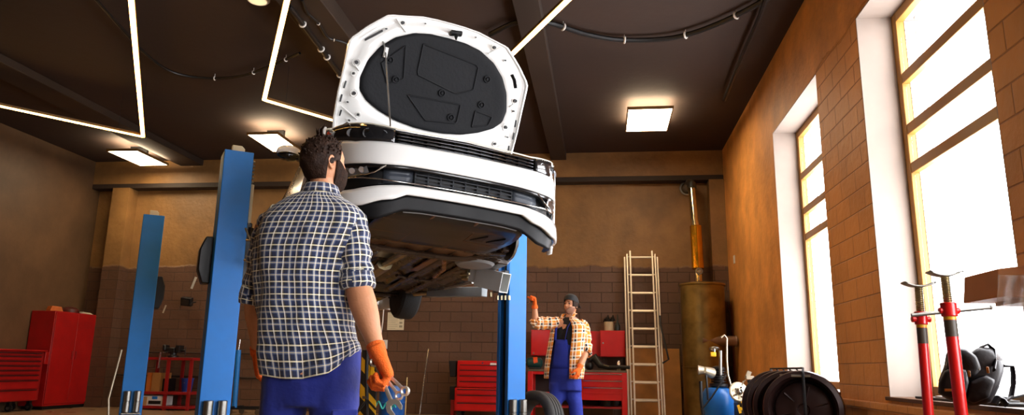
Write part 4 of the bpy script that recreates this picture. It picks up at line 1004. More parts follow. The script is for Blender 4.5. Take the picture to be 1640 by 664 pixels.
# --- compressor with blue tank
px = P(1150, 640, Y=10.2); t = thing('air_compressor', 'blue air compressor tank with gauges and hoses in the right corner', 'compressor', (px.x, 10.2, 0))
bt = mat('compressor_blue', '#1468b8', .35); r = .20
q = MB(); zt = P(1150, 619, Y=10.2).z; q.lathe([(.06, .10), (r*.8, .12), (r, .20), (r, zt-.09), (r*.8, zt-.02), (.05, zt)], (px.x, 10.2, 0), (0,0,1), 32); q.build('tank', bt, t)
for a in (0, 2.1, 4.2):
    q = MB(); q.cyl((px.x+.15*math.cos(a), 10.2+.15*math.sin(a), 0), (px.x+.13*math.cos(a), 10.2+.13*math.sin(a), .2), .02, None, 8); q.build('foot', M['black'], t)
q = MB(); q.lathe([(.10, 0), (.12, .02), (.12, .05), (.07, .06), (.07, .22), (.09, .23), (.09, .26), (.03, .28)], (px.x+.02, 10.2, zt-.01), (0,0,1), 20)
for k in range(5): q.lathe([(.085, 0), (.10, .004), (.10, .016), (.085, .02)], (px.x+.02, 10.2, zt+.06+k*.032), (0,0,1), 20)
q.build('pump_head', M['black'], t)
q = MB(); p_ = P(1142, 567, Y=10.1); q.box(p_, (.075, .06, .06)); q.build('yellow_regulator', M['yellow'], t, bevel=.012)
q = MB(); p_ = P(1144, 558, Y=10.1); q.torus(p_, (0, .3, 1), .06, .01, 20, 6); q.tube([p_+Vector((-.06,0,0)), p_+Vector((.06,0,0))], .006, 6); q.tube([p_+Vector((0,0,-.07)), p_], .012, 8); q.build('hand_wheel', M['steel'], t)
q = MB(); q.tube([P(1154, 561, Y=10.1), P(1154, 600, Y=10.1)], .022, 10); q.build('filter_column', M['steel'], t)
q = MB(); q.tube([P(1155, 540, Y=10.05), P(1160, 536, Y=10.05), P(1164, 541, Y=10.05), P(1164, 575, Y=10.05), P(1166, 600, Y=10.0), P(1172, 622, Y=10.0)], .012, 8); q.build('clear_hose', M['dull'], t)
q = MB(); q.tube([P(1122, 610, Y=10.0), P(1123, 640, Y=10.0), P(1126, 664, Y=10.0)], .022, 8); q.tube([P(1131, 600, Y=10.0), P(1134, 640, Y=10.0)], .014, 8); q.tube([P(1163, 600, Y=9.95), P(1140, 635, Y=9.9), P(1124, 655, Y=9.9)], .012, 8); q.build('black_hose', M['black'], t)
q = MB(); q.tube([P(1118, 592, Y=10.0), P(1127, 592, Y=10.0)], [.06, .045], 16); q.tube([P(1127, 592, Y=10.0), P(1140, 597, Y=10.1)], [.045, .07], 16); q.build('air_filter', M['dull'], t)
q = MB(); gc = P(1183, 627, Y=9.8); q.lathe([(.10, -.05), (.115, 0), (.10, .02), (.09, .02)], gc, (.2, -.95, .2), 28); q.torus(gc, (.2, -.95, .2), .105, .02); q.build('flywheel', mat('cream_metal', '#cdbfa4', .35, .5), t)
q = MB(); q.lathe([(.05, .02), (.045, .05), (.02, .08)], gc, (.2, -.95, .2), 20)
for k in range(5): a = k*1.256; q.cyl(gc+Vector((.06*math.cos(a), -.05, .06*math.sin(a))), gc+Vector((.06*math.cos(a), -.08, .06*math.sin(a))), .012, None, 8)
q.build('wheel_hub', M['chrome'], t)
# yellow-black machine beside it
p = P(1196, 664, Y=9.6); t = thing('tyre_inflator', 'black machine with yellow markings between the blue compressor and the dark wheels', 'machine', (p.x, 9.6, 0))
q = MB(); a = P(1180, 640, Y=9.6); b = P(1212, 640, Y=9.6); zt = P(1196, 642, Y=9.6).z; q.bb((a.x, 9.5, 0), (b.x, 9.85, zt)); q.build('body', M['black'], t, bevel=.03)
q = MB()
for k in range(9):
    q.beam(P(1182+k*3.1, 648+6*math.sin(k*2.3), Y=9.49), P(1186+k*3.0, 656+5*math.cos(k*1.7), Y=9.49), .012, .03)
q.build('yellow_marking', M['yellow'], t)
q = MB(); q.tube([P(1200, 608, Y=9.6), P(1208, 635, Y=9.6), P(1213, 660, Y=9.6), Vector((P(1213, 660, Y=9.6).x, 9.6, .02))], .03, 10); q.build('lever', M['black'], t)
q = MB(); q.box(P(1198, 600, Y=9.6), (.05, .05, .10), (.1, .4, 0)); q.box(P(1201, 604, Y=9.58), (.09, .05, .04)); q.tube([P(1195, 607, Y=9.6), P(1190, 611, Y=9.6), P(1188, 617, Y=9.6)], .010, 6); q.build('air_gun', M['dull'], t)

# --- wheel rims on a rack, by the right wall
darkrim = mat('dark_steel_wheel', '#2d1b18', .35, .4, var=.2)
def wheel(ctr, ax, R, label, grp):
    ax = Vector(ax).normalized(); t = thing('wheel_disc', label, 'wheel', ctr, group=grp)
    q = MB(); q.lathe([(R*.86, .16), (R*.97, .15), (R, .12), (R, .0), (R*.97, -.03), (R*.86, -.035), (R*.80, -.01), (R*.80, .12), (R*.86, .16)], ctr, ax, 56, (False, False)); q.build('tyre', darkrim, t)
    q = MB(); q.lathe([(R*.80, .0), (R*.74, .008), (R*.70, .03), (R*.66, .035), (R*.3, .05), (R*.16, .04), (R*.14, .02), (.01, .02)], ctr, ax, 56); d = q.build('disc', darkrim, t)
    x = Vector((0,0,1)).cross(ax).normalized(); y = ax.cross(x)
    for k in range(6):
        a = k*PI/3+.3; e = x*math.cos(a)+y*math.sin(a); f = ax.cross(e)
        q = MB(); q.tube([Vector(ctr)+e*(R*.30)-ax*.0+ax*.048, Vector(ctr)+e*(R*.62)+ax*.036], [.012, .02], 8, flat=.5); q.build('pressed_spoke', darkrim, d)
    for k in (-1, 1):
        e = (y*.92 + x*.16*k); q = MB(); q.tube([Vector(ctr)+e*R*.93+ax*.155-x*.05*k, Vector(ctr)+e*R*.93+ax*.155+x*.03*k], .012, 8); q.build('handle_clip', M['steel'], t)
    return t
base = P(1287, 645, Y=7.4); R = .34
labs = ['round dark wheel disc in front of the row, fully in view by the right wall', 'second dark wheel disc in the row, just behind the front one', 'third dark wheel disc in the row, mostly hidden by the two in front', 'rearmost dark wheel disc of the row, nearest the compressor']
cpx = [(1287, 645, 7.2, .345), (1268, 645, 7.5, .345), (1256, 644, 7.8, .345), (1246, 643, 8.1, .345)]
for k, (x_, y_, Y_, R_) in enumerate(cpx):
    p = P(x_, y_, Y=Y_); p.z = .53; wheel(p, (-.30, -.95, .06), R_, labs[k], None)
t = thing('wheel_rack', 'black wire rack rising over the row of dark wheel discs', 'rack', (P(1265, 600, Y=7.7).x, 7.7, 0))
def fpt(x, y, Y): return P(x, y, Y=Y)
q = MB(); q.tube([fpt(1234, 590, 8.2), fpt(1286, 589, 7.05), fpt(1286, 600, 7.05)], .010, 6); q.tube([fpt(1234, 590, 8.2), fpt(1234, 600, 8.2)], .010, 6)
for k in range(5):
    f = k/5; a = fpt(1234, 590, 8.2).lerp(fpt(1286, 589, 7.05), f); q.tube([a, a+Vector((.05, 0, -.06))], .007, 6)
q.build('wire_frame', M['black'], t)
pr1 = fpt(1286, 600, 7.05)
q = MB()
for yy in (7.05, 8.3):
    x_ = P(1286, 600, Y=yy).x if yy < 8 else P(1234, 600, Y=8.2).x
    q.cyl((x_, yy, 0), (x_, yy, pr1.z+.02), .014, None, 8)
q.bb((P(1275, 660, Y=7.1).x-.25, 7.0, .12), (P(1275, 660, Y=7.1).x+.3, 7.04, .16)); q.bb((P(1275, 660, Y=7.1).x-.35, 8.2, .12), (P(1275, 660, Y=7.1).x+.3, 8.24, .16))
q.beam((P(1290, 660, Y=7.1).x-.25, 7.02, .16), (P(1250, 660, Y=8.1).x-.25, 8.22, .16), .03, .03); q.beam((P(1290, 660, Y=7.1).x+.2, 7.02, .16), (P(1250, 660, Y=8.1).x+.2, 8.22, .16), .03, .03)
q.build('rack_base', M['black'], t)

# --- red stands by the near window
def stand(base_px, top_px, Y, label, handle, r=.028):
    tp = P(*top_px, Y=Y); bp_ = P(*base_px, Y=Y); x0 = bp_.x+(bp_.x-tp.x)*bp_.z/(tp.z-bp_.z)*.4
    foot = Vector((x0, Y, 0)); t = thing('support_stand', label, 'stand', foot)
    neck = foot.lerp(tp, .0); d = (tp-foot); L = d.length; d.normalize()
    zc = tp-d*.165
    q = MB(); q.tube([foot+d*.03, zc], r, 20); q.build('tube', M['red'], t)
    q = MB(); q.tube([zc-d*.015, zc+d*.045], r*1.28, 16); q.cyl(zc+Vector((-.042,0,.01)), zc+Vector((.042,0,.01)), .014, None, 10); q.build('collar', M['red'], t, bevel=.004)
    q = MB(); prof = []
    n = 15
    for k in range(n): prof += [(.019, k*.0085), (.0155, k*.0085+.004)]
    q.lathe(prof, zc+d*.045, d, 16); q.build('screw', M['galv'], t)
    q = MB()
    g = [[tp+Vector((x_, y_, .022*(abs(x_)/.066)**2*.8)) for x_ in [-.066+.0132*i for i in range(11)]] for y_ in (-.025, .025)]
    q.grid(g); q.build('saddle', M['steel'], t, solid=.008)
    if handle:
        q = MB(); q.tube([zc+Vector((-.155, .0, -.01)), zc+Vector((.17, .0, .025))], .008, 8); q.sphere(zc+Vector((.17, 0, .025)), .010, 8, 6); q.build('turning_bar', M['steel'], t)
    q = MB(); q.tube([zc-d*.10, zc-d*.03], r*1.02, 20); q.build('warning_sticker', mat('sticker_dark', '#43382c', .5), t)
    q = MB(); q.tube([zc-d*.028, zc-d*.014], r*1.02, 20); q.build('yellow_sticker', M['yellow'], t)
    for k in range(3):
        a = k*2.094+.5; e = Vector((math.cos(a), math.sin(a), 0)); q = MB(); q.beam(foot+Vector((0,0,.20))+e*.02, foot+e*.11+Vector((0,0,.02)), .03, .03); q.build('leg', M['red'], t)
    return t
stand((1485, 664), (1471, 457), 3.62, 'slimmer left one of the two red screw stands in front of the near window', False, .0215)
stand((1541, 664), (1513, 440), 3.40, 'taller right one of the two red screw stands, with a turning bar', True, .025)

# --- on the near window sill
zs_ = SILL+.026
t = thing('backpack', 'black leather backpack with orange zip pulls on the near window sill', 'backpack', (P(1560, 630, Z=zs_).x, P(1560, 630, Z=zs_).y, zs_))
leather = mat('black_leather', '#150c12', .5, var=.2, bump=.35, bscale=22, spec=.35)
YK = 4.62
def bp(px, py, dy=0): return P(px, py, Y=YK+dy)
ctr = bp(1562, 598)
def blob(pts, dy0, dy1, m, name, par, nseg=1, puff=.02):
    """soft padded panel from an outline in the picture plane"""
    q2 = resample(pts, 40); cx = sum(p[0] for p in q2)/40; cy = sum(p[1] for p in q2)/40
    rs = []
    for k, (f, dy) in enumerate(((.55, dy0-puff*.2), (.85, dy0), (.97, dy0+(dy1-dy0)*.15), (1, dy0+(dy1-dy0)*.5), (.97, dy0+(dy1-dy0)*.85), (.85, dy1), (.5, dy1+puff*.2))):
        rs.append([bp(cx+(a-cx)*f, cy+(b-cy)*f, dy) for a, b in q2])
    q = MB(); q.rings(rs); return q.build(name, m, par, smooth=True)
blob([(1512, 585), (1516, 562), (1530, 553), (1556, 562), (1570, 554), (1590, 556), (1606, 572), (1609, 592), (1600, 620), (1588, 644), (1560, 650), (1530, 645), (1508, 634), (1503, 608)], .0, .26, leather, 'main_bag', t)
blob([(1515, 590), (1517, 570), (1530, 556), (1548, 558), (1564, 570), (1572, 590), (1562, 602), (1540, 606)], -.10, .02, leather, 'top_flap', t)
pk = blob([(1503, 612), (1512, 594), (1530, 586), (1548, 592), (1552, 612), (1546, 634), (1520, 638), (1502, 630)], -.14, -.02, leather, 'front_pocket', t)
blob([(1552, 610), (1580, 600), (1594, 608), (1584, 636), (1560, 646), (1546, 640)], -.07, .03, leather, 'side_pocket', t)
for (x_, y_) in ((1552, 598), (1582, 592)):
    q = MB(); q.box(bp(x_, y_, -.13), (.014, .008, .035)); q.build('zip_pull', mat('orange_leather', '#c47a22', .5), t, bevel=.003)
q = MB(); q.box(bp(1520, 624, -.155), (.045, .006, .014)); q.build('badge', mat('tan_patch', '#b97320', .5), t)
q = MB(); q.tube([bp(1516, 585, -.07), bp(1524, 562, -.06), bp(1545, 560, -.08), bp(1562, 575, -.09), bp(1568, 592, -.09)], .006, 6); q.build('zip', M['steel'], t)
q = MB(); q.tube([bp(1570, 556, .05), bp(1582, 551, .05), bp(1592, 560, .05), bp(1594, 580, .0), bp(1592, 592, -.05)], .015, 8, flat=.5); q.build('carry_handle', leather, t)
q = MB(); q.tube([bp(1606, 585, .1), bp(1621, 586, .1), bp(1623, 600, .1), bp(1623, 615, .08), bp(1619, 636, .05), bp(1605, 645, .0)], .026, 8, flat=.35); q.build('shoulder_strap', leather, t)
q = MB(); q.tube([bp(1592, 647, -.05), bp(1598, 636, -.04), bp(1606, 640, -.03), bp(1612, 648, -.05)], .022, 8, flat=.6); q.build('strap_end', leather, t)
# folder and papers
p = P(1475, 640, Z=zs_); t = thing('document_folder', 'open black folder with papers lying on the near window sill behind the red stands', 'folder', (p.x, p.y, zs_))
A = [P(1424, 640, Z=zs_), P(1500, 646, Z=zs_), P(1505, 628, Z=zs_), P(1455, 634, Z=zs_)]
fx = XR+.02
q = MB(); q.bb((fx, 4.75, zs_), (fx+.24, 6.0, zs_+.018)); q.build('cover', M['black'], t, bevel=.004)
q = MB(); q.bb((fx+.02, 5.0, zs_+.018), (fx+.22, 5.7, zs_+.03)); q.build('papers', M['white'], t)
q = MB(); q.box((fx+.15, 5.1, zs_+.075), (.24, .6, .012), (0, -.25, .1)); q.build('raised_cover', M['black'], t, bevel=.003)
# cup / bowl
p = P(1634, 652, Z=zs_); q = MB(); q.lathe([(.05, 0), (.055, .004), (.085, .035), (.09, .055), (.086, .055), (.08, .036), (.04, .01)], (XR+.12, 4.32, zs_), (0,0,1), 32)
tag(q.build('ceramic_bowl', M['white']), 'white bowl on the sill at the right edge beside the backpack', 'bowl')
# parcel wrapped in film hanging from above at the right edge
t = thing('cardboard_box', 'brown cardboard box wrapped in clear film at the right edge, in front of the window', 'box', P(1620, 470, Y=3.9))
q = MB(); a = P(1588, 470, Y=3.9); b = P(1645, 425, Y=3.9)
cbm = mat('brown_board', '#b4723c', .7, var=.1)
q.prism([(a.x, P(1588, 477, Y=3.9).z), (b.x+.25, P(1588, 477, Y=3.9).z-.0), (b.x+.25, b.z+.03), (a.x+.02, P(1590, 432, Y=3.9).z)], lambda x, z: (x, 3.85, z), lambda x, z: (x, 4.2, z)); q.build('carton', cbm, t, bevel=.004)
film, nt, bs = new_mat('clear_film'); bs.inputs['Base Color'].default_value = (.95, .9, .85, 1); bs.inputs['Roughness'].default_value = .12; bs.inputs['Alpha'].default_value = .22; bs.inputs['Specular IOR Level'].default_value = .8
g = []
for j in range(14):
    row = []
    for i in range(16):
        x_ = 1598+i*5.2-j*.2; y_ = 440+j*10.5; row.append(P(x_, y_, Y=3.80+.03*math.sin(i*1.3+j*.5)+.02*math.sin(j*1.9+i)))
    g.append(row)
q = MB(); q.grid(g); q.build('plastic_film', film, t, solid=.002, smooth=True)
sh = thing('window_shelf', 'narrow shelf on brackets at the right edge carrying the cardboard box', 'shelf', P(1640, 480, Y=4.0))
zsh = P(1588, 477, Y=3.9).z
q = MB(); q.bb((a.x+.12, 3.86, zsh-.022), (XR+.02, 4.12, zsh-.002)); q.build('board', M['ply'], sh)

redleft = mat('deep_red_steel', '#a30f0e', .4, var=.12)  # deeper red for the locker and chest on the left wall
# ------------------------------------------------------------------ left wall and far left corner
XF = -10.0
t = thing('metal_locker', 'tall red two-door metal locker against the left wall', 'locker', (XF-.23, 13.2, 0))
q = MB(); q.bb((XL+.02, 12.60, .06), (XF, 13.80, 1.77)); q.build('cabinet_body', redleft, t, bevel=.008)
q = MB(); q.bb((XL+.05, 12.65, 0), (XF-.03, 13.75, .06)); q.build('plinth', M['black'], t)
for a, b, h in ((12.61, 13.195, 13.15), (13.205, 13.79, 13.25)):
    q = MB(); q.bb((XF, a, .10), (XF+.02, b, 1.75)); d = q.build('door', redleft, t, bevel=.005)
    q = MB(); q.bb((XF+.02, h-.012, .90), (XF+.04, h+.012, 1.05)); q.build('handle', M['darkred'], d, bevel=.003)
    for k in range(4):
        q = MB(); q.bb((XF+.018, (a+b)/2-.12, 1.60-.035*k), (XF+.0215, (a+b)/2+.12, 1.608-.035*k)); q.build('vent_slot', M['darkred'], d)
q = MB(); q.prism([(0, 0), (.20, 0), (.17, .09), (.03, .10)], lambda x, z: (XF-.36+x*.6, 12.78+x, 1.772+z), lambda x, z: (XF-.22+x*.6, 12.72+x, 1.772+z))
tag(q.build('orange_carton', mat('orange_carton', '#c0651c', .7), bevel=.004), 'small orange carton on top of the tall red locker', 'box')
q = MB(); q.lathe([(.17, 0), (.165, .05), (.13, .09), (.06, .115), (.01, .12)], (XF-.20, 13.22, 1.772), (0,0,1), 28)
tag(q.build('hard_hat', mat('dark_red_hat', '#4a1712', .4)), 'dark rounded cap lying on top of the tall red locker', 'hat')
q = MB()
for k in range(3): q.box((XF-.2, 13.55-.02*k, 1.778+.012*k), (.25, .36, .01), (0, 0, .1*k))
tag(q.build('paper_stack', M['paper']), 'pale papers on the far end of the tall red locker', 'paper')
# roller tool chest
t = thing('tool_chest', 'red roller tool chest with black drawer gaps at the far left edge', 'tool chest', (XF-.23, 11.9, 0))
q = MB(); q.bb((XL+.02, 11.1, .17), (XF, 12.47, 1.02)); q.build('case', M['darkred'], t, bevel=.01)
q = MB(); q.bb((XL+.02, 11.06, 1.02), (XF+.03, 12.52, 1.05)); q.build('top', redleft, t, bevel=.008)
q = MB(); q.bb((XF-.02, 12.47, .80), (XF+.03, 12.56, 1.02)); q.build('side_handle', redleft, t, bevel=.01)
zz = [.17, .37, .53, .62, .70, .78, .86, .94, 1.0]
drawers(t, 11.13, 12.40, XF, [(a+.005, b) for a, b in zip(zz, zz[1:])], axis='y', m=redleft)
for yy in (11.2, 11.9, 12.35):
    for xx in (XF-.06, XL+.12):
        q = MB(); q.cyl((xx, yy-.02, .065), (xx, yy+.02, .065), .065, None, 16); q.bb((xx-.03, yy-.03, .09), (xx+.03, yy+.03, .17)); w_ = q.build('caster', M['black'], t)
        q = MB(); q.cyl((xx, yy-.024, .065), (xx, yy+.024, .065), .03, None, 12); q.build('hub', M['chrome'], w_)
# thin pole beside locker
p = P(151, 640, Y=13.85); q = MB(); q.tube([(p.x, 13.9, 0.03), (p.x, 13.9, 1.15)], .014, 8); q.bb((p.x-.14, 13.75, 0), (p.x+.22, 13.95, .03)); q.box((p.x+.02, 13.88, 1.36), (.08, .05, .06)); q.tube([(p.x, 13.9, 1.15), (p.x+.02, 13.88, 1.36)], .014, 8)
tag(q.build('floor_stand_pole', M['dull']), 'thin metal pole on a flat foot in the gap right of the tall red locker', 'pole')
# red shelving rack
Yr = 13.35
def rx(px): return P(px, 620, Y=Yr).x
def rz(py, px=280): return P(px, py, Y=Yr).z
zt, zm, zb = rz(572), rz(627), rz(650)
t = thing('shelving_rack', 'dark red steel shelving rack between the two left blue columns', 'shelf rack', ((rx(225)+rx(305))/2, Yr+.25, 0))
for x_ in (rx(224), rx(266), rx(303)):
    for y_ in (Yr, Yr+.5):
        q = MB(); q.bb((x_-.028, y_-.02, 0), (x_+.028, y_+.02, zt)); q.build('upright', M['darkred'], t)
for z_ in (zt, zm, max(.06, zb)):
    q = MB(); q.bb((rx(224)-.03, Yr-.03, z_-.05), (rx(303)+.03, Yr+.53, z_)); q.build('shelf', M['darkred'], t, bevel=.004)
zs0 = max(.06, zb)
q = MB(); q.bb((rx(231), Yr+.05, zm), (rx(240), Yr+.35, rz(597))); tag(q.build('carton', mat('orange_box', '#b8651f', .7)), 'orange-brown carton at the left of the middle shelf of the red rack', 'box')
q = MB(); q.bb((rx(240.5), Yr+.03, zm), (rx(254), Yr+.38, rz(597))); tag(q.build('carton', mat('brown_box', '#9a6a33', .8)), 'plain brown carton next to the orange one on the red rack', 'box')
q = MB(); q.bb((rx(254.5), Yr+.1, zm), (rx(262), Yr+.4, rz(606))); tag(q.build('black_case', M['black'], bevel=.01), 'small black case right of the brown carton on the red rack', 'case')
q = MB(); q.lathe([(.085, 0), (.11, .23), (.115, .23), (.118, .25), (.11, .25)], (rx(289), Yr+.22, zm), (0,0,1), 24); b_ = q.build('bucket', mat('blue_plastic', '#1c3f9e', .4)); tag(b_, 'blue plastic bucket on the right side of the red rack', 'bucket')
q = MB(); q.tube([(rx(289)-.11, Yr+.22, zm+.24), (rx(289), Yr+.11, zm+.16), (rx(289)+.11, Yr+.22, zm+.24)], .005, 6); q.build('bail_handle', M['steel'], b_)
t = thing('battery_charger', 'white charger box with a blue badge on the lowest shelf of the red rack', 'charger', (rx(245), Yr+.2, zs0))
q = MB(); q.bb((rx(228), Yr+.02, zs0), (rx(262), Yr+.36, rz(634))); q.build('casing', M['white'], t, bevel=.01)
q = MB(); q.bb((rx(240), Yr+.008, zs0+.03), (rx(259), Yr+.02, zs0+.09)); q.build('grille', M['black'], t)
q = MB(); q.bb((rx(245), Yr+.008, zs0+.12), (rx(253), Yr+.02, zs0+.17)); q.build('badge', M['blue'], t)
q = MB(); q.bb((rx(226), Yr+.008, zs0), (rx(237), Yr+.019, rz(636))); q.build('end_panel', mat('tan_panel', '#b59266', .6), t)
# bench vise-like black tool on top of the rack
t = thing('bench_vise', 'black bench vise on top of the red rack behind the far blue column', 'vise', (rx(262), Yr+.2, zt))
x_ = rx(262)
q = MB(); q.lathe([(.10, 0), (.10, .03), (.06, .05), (.06, .10)], (x_, Yr+.2, zt), (0,0,1), 20); q.build('base', M['black'], t)
q = MB(); q.bb((x_-.16, Yr+.14, zt+.08), (x_+.05, Yr+.26, zt+.19)); q.bb((x_-.20, Yr+.12, zt+.12), (x_-.13, Yr+.28, zt+.24)); q.build('fixed_jaw', M['black'], t, bevel=.02)
q = MB(); q.bb((x_+.08, Yr+.12, zt+.10), (x_+.16, Yr+.28, zt+.23)); q.cyl((x_, Yr+.2, zt+.13), (x_+.24, Yr+.2, zt+.13), .022, None, 12); q.cyl((x_+.24, Yr+.2, zt+.05), (x_+.24, Yr+.2, zt+.21), .009, None, 8); q.build('sliding_jaw', M['black'], t, bevel=.01)
q = MB(); q.tube([(x_-.10, Yr-.06, zt+.09), (x_-.115, Yr-.06, zt-.20)], .014, 8); q.tube([(x_-.10, Yr-.06, zt+.085), (x_-.08, Yr+.16, zt+.10)], .012, 8); q.build('hanging_bar', M['chrome'], t)
# blue pole jack on casters
Yj = 12.6; p0 = P(375, 655, Y=Yj); p1 = P(382, 560, Y=Yj); p2 = P(384.5, 543, Y=Yj)
t = thing('pole_jack', 'thin blue pole jack on casters between the lift column and the man', 'jack', (p0.x, Yj, 0))
q = MB(); q.tube([Vector((p0.x, Yj, .12)), p1], .045, 16); q.build('cylinder', M['blue'], t)
q = MB(); q.tube([p1, p2], .018, 12); q.build('piston', M['chrome'], t)
xl, xr = P(366, 655, Y=Yj).x, P(411, 655, Y=Yj).x
q = MB(); q.beam((xl, Yj, .12), (xr, Yj+.1, .12), .05, .05); q.beam(((p0.x), Yj-.3, .12), (p0.x, Yj+.3, .12), .05, .05); q.build('base_frame', M['black'], t)
for x_, y_ in ((xl+.03, Yj), (xr-.03, Yj+.1), (p0.x, Yj-.28), (p0.x, Yj+.28)):
    q = MB(); q.cyl((x_, y_-.015, .045), (x_, y_+.015, .045), .045, None, 14); q.bb((x_-.02, y_-.02, .06), (x_+.02, y_+.02, .11)); q.build('caster', M['steel'], t)
q = MB(); a = P(371, 572, Y=13.9); q.tube([(a.x, 13.97, a.z), (a.x, 13.85, a.z)], .03, 10); q.tube([(a.x, 13.86, a.z), (a.x+.14, 13.86, a.z)], .012, 8)
tag(q.build('water_tap', M['galv']), 'small brassy tap on the back wall behind the blue pole jack', 'tap')
# yellow floor line
q = MB(); a = P(100, 662, Z=.0); q.bb((-8.9, 10.6, 0), (-5.6, 10.72, .003)); structure(q.build('trim_31', M['yellow']))
# ------------------------------------------------------------------ people
def ell(ctr, ax, ay, a, b, n=48, e=2.3, a0=0, a1=2*PI, pin=None):
    out = []; m = n if abs(a1-a0-2*PI) < 1e-6 else n-1
    for k in range(n):
        t = a0+(a1-a0)*k/m; cx, sx = math.cos(t), math.sin(t)
        x = math.copysign(abs(cx)**(2/e), cx)*a; y = math.copysign(abs(sx)**(2/e), sx)*b
        out.append(Vector(ctr)+ax*x+ay*y)
    return out
def wrinkle(mb, amp, f, seed=0, zf=1.0):
    for i, p in enumerate(mb.v):
        d = noise.noise_vector(Vector((p.x*f, p.y*f, p.z*f*zf+seed)))
        d2 = noise.noise_vector(Vector((p.x*f*2.7, p.y*f*2.7, p.z*f*2.7*zf+seed+9)))
        mb.v[i] = p + d*amp + d2*amp*.4
    return mb
def head_mesh(mb, C0, R, s, nose=1.0, n=40, m=34):
    """human head, local: +Y face, +Z up, +X its right... s = face height scale (chin to crown = .235*s)"""
    rs = []
    for j in range(m+1):
        v = j/m; z = .118-.236*v      # crown to chin
        row = []
        for k in range(n):
            a = 2*PI*k/n; sx, cy = math.sin(a), math.cos(a)   # a=0 is the face direction
            zz = z/.118
            rad = math.sqrt(max(0, 1-abs(zz)**2.5))
            front = max(0, cy)
            wx = .076*rad; wy_f = .092*rad; wy_b = .100*rad
            if zz < 0:      # jaw narrows, back of the skull tucks in
                wx *= 1-.14*(-zz); wy_b *= 1-.55*(-zz)**1.2; wy_f *= 1+.10*(-zz)
                if zz < -.6: wy_f *= 1.0; 
            x = wx*sx; y = (wy_f if cy > 0 else wy_b)*cy
            ang = math.atan2(sx, cy)
            # brow, eye sockets, nose, mouth, chin
            g = lambda a0, z0, sa, sz: math.exp(-((ang-a0)/sa)**2-((z-z0)/sz)**2)
            y += .006*g(0, .028, .7, .010)
            for sd in (-1, 1): y -= .013*g(sd*.42, .010, .20, .013); y += .007*g(sd*.62, -.022, .25, .022)
            y += nose*(.010*g(0, .008, .13, .018)+.026*g(0, -.022, .15, .015))
            y += .007*g(0, -.055, .30, .008)-.006*g(0, -.062, .3, .003)+.006*g(0, -.069, .28, .006)
            y += .012*g(0, -.100, .45, .018)
            row.append(Vector((-x, y, z))*s)
        rs.append(row)
    rs = [[C0 + R@p for p in r] for r in rs]
    mb.rings(rs)
    for sd in (-1, 1):   # ears
        e = []
        for k in range(14):
            a = 2*PI*k/14; e.append((.017*math.cos(a)*(1.0 if math.sin(a) > 0 else .8), .031*math.sin(a)))
        L = []
        for f, o in ((.75, -.01), (1.0, .004), (1.05, .012), (.9, .016), (.6, .010), (.3, .006)):
            L.append([C0+R@(Vector((sd*(.070+o), -.008+x*f-.25*o, -.004+z*f))*s) for x, z in e])
        mb.rings(L)
    return mb
def hand(mb, wrist, d, nrm, s=1.0, side=1, curl=(1.0, 1.0, 1.05, 1.1), thumb=.5, fat=1.0, thumb_out=.75):
    """wrist point, d = towards the knuckles, nrm = palm side normal, side=+1 thumb towards d x nrm"""
    d = Vector(d).normalized(); nrm = (Vector(nrm)-d*Vector(nrm).dot(d)).normalized(); lat = d.cross(nrm)*side
    w = Vector(wrist)
    rs = []
    for f, a, b in ((-.02, .027, .021), (.02, .032, .020), (.05, .040, .018), (.085, .043, .016), (.098, .038, .012)):
        rs.append(ell(w+d*f*s, lat, nrm, a*s*fat, b*s*fat, 20, 2.4))
    mb.rings(rs)
    L = [(.032, .040, .026, .022), (.011, .046, .030, .023), (-.011, .043, .028, .022), (-.031, .034, .022, .019)]
    tips = []
    for (lx, l1, l2, l3), cu in zip(L, curl):
        p = w+(d*.088+lat*lx)*s; dirv = d.copy(); pts = [p-d*.02*s, p]; a = 0
        for l, da in ((l1, cu*.75), (l2, cu*1.15), (l3, cu*.7)):
            a += da; dirv = d*math.cos(a)+nrm*math.sin(a); p = p+dirv*l*s; pts.append(p)
        r = .0098*s*fat; mb.tube(pts, [r*1.05, r*1.08, r, r*.92, r*.8], 10); mb.sphere(pts[-1], r*.8, 8, 6); tips.append(p)
    p = w+(d*.028+lat*.028)*s; dt = (lat*thumb_out+d*.65+nrm*.25).normalized(); q1 = p+dt*.042*s
    dt2 = (lat*(thumb_out*.4)+d*.8+nrm*(.3+thumb)).normalized(); q2 = q1+dt2*.034*s
    dt3 = (lat*(-.1)+d*.8+nrm*(.4+thumb)).normalized(); q3 = q2+dt3*.026*s
    mb.tube([p, q1, q2, q3], [.016*s*fat, .0125*s*fat, .011*s*fat, .009*s*fat], 10); mb.sphere(q3, .009*s*fat, 8, 6)
    return tips
def limb(mb, pts, rr, n=20, flat=1): return mb.tube(pts, rr, n, flat=flat)

# ======================= the man in front, seen from behind
YM = 2.97
def m_(px, py, dy=0): return P(px, py, Y=YM+dy)
man = thing('person', 'man in a navy and white checked shirt seen from behind, orange gloves, holding spanners', 'person', (m_(496, 664).x, YM, 0))
hz = m_(519, 263, .0); HR = Euler((math.radians(4), math.radians(0), math.radians(-38))).to_matrix()
body = MB()
head_mesh(body, hz, HR, .985)
neck0 = m_(513, 325, .0); neck1 = m_(520, 285, .005)
limb(body, [m_(510, 345, .0), neck0, neck1], [.075, .062, .058], 20)
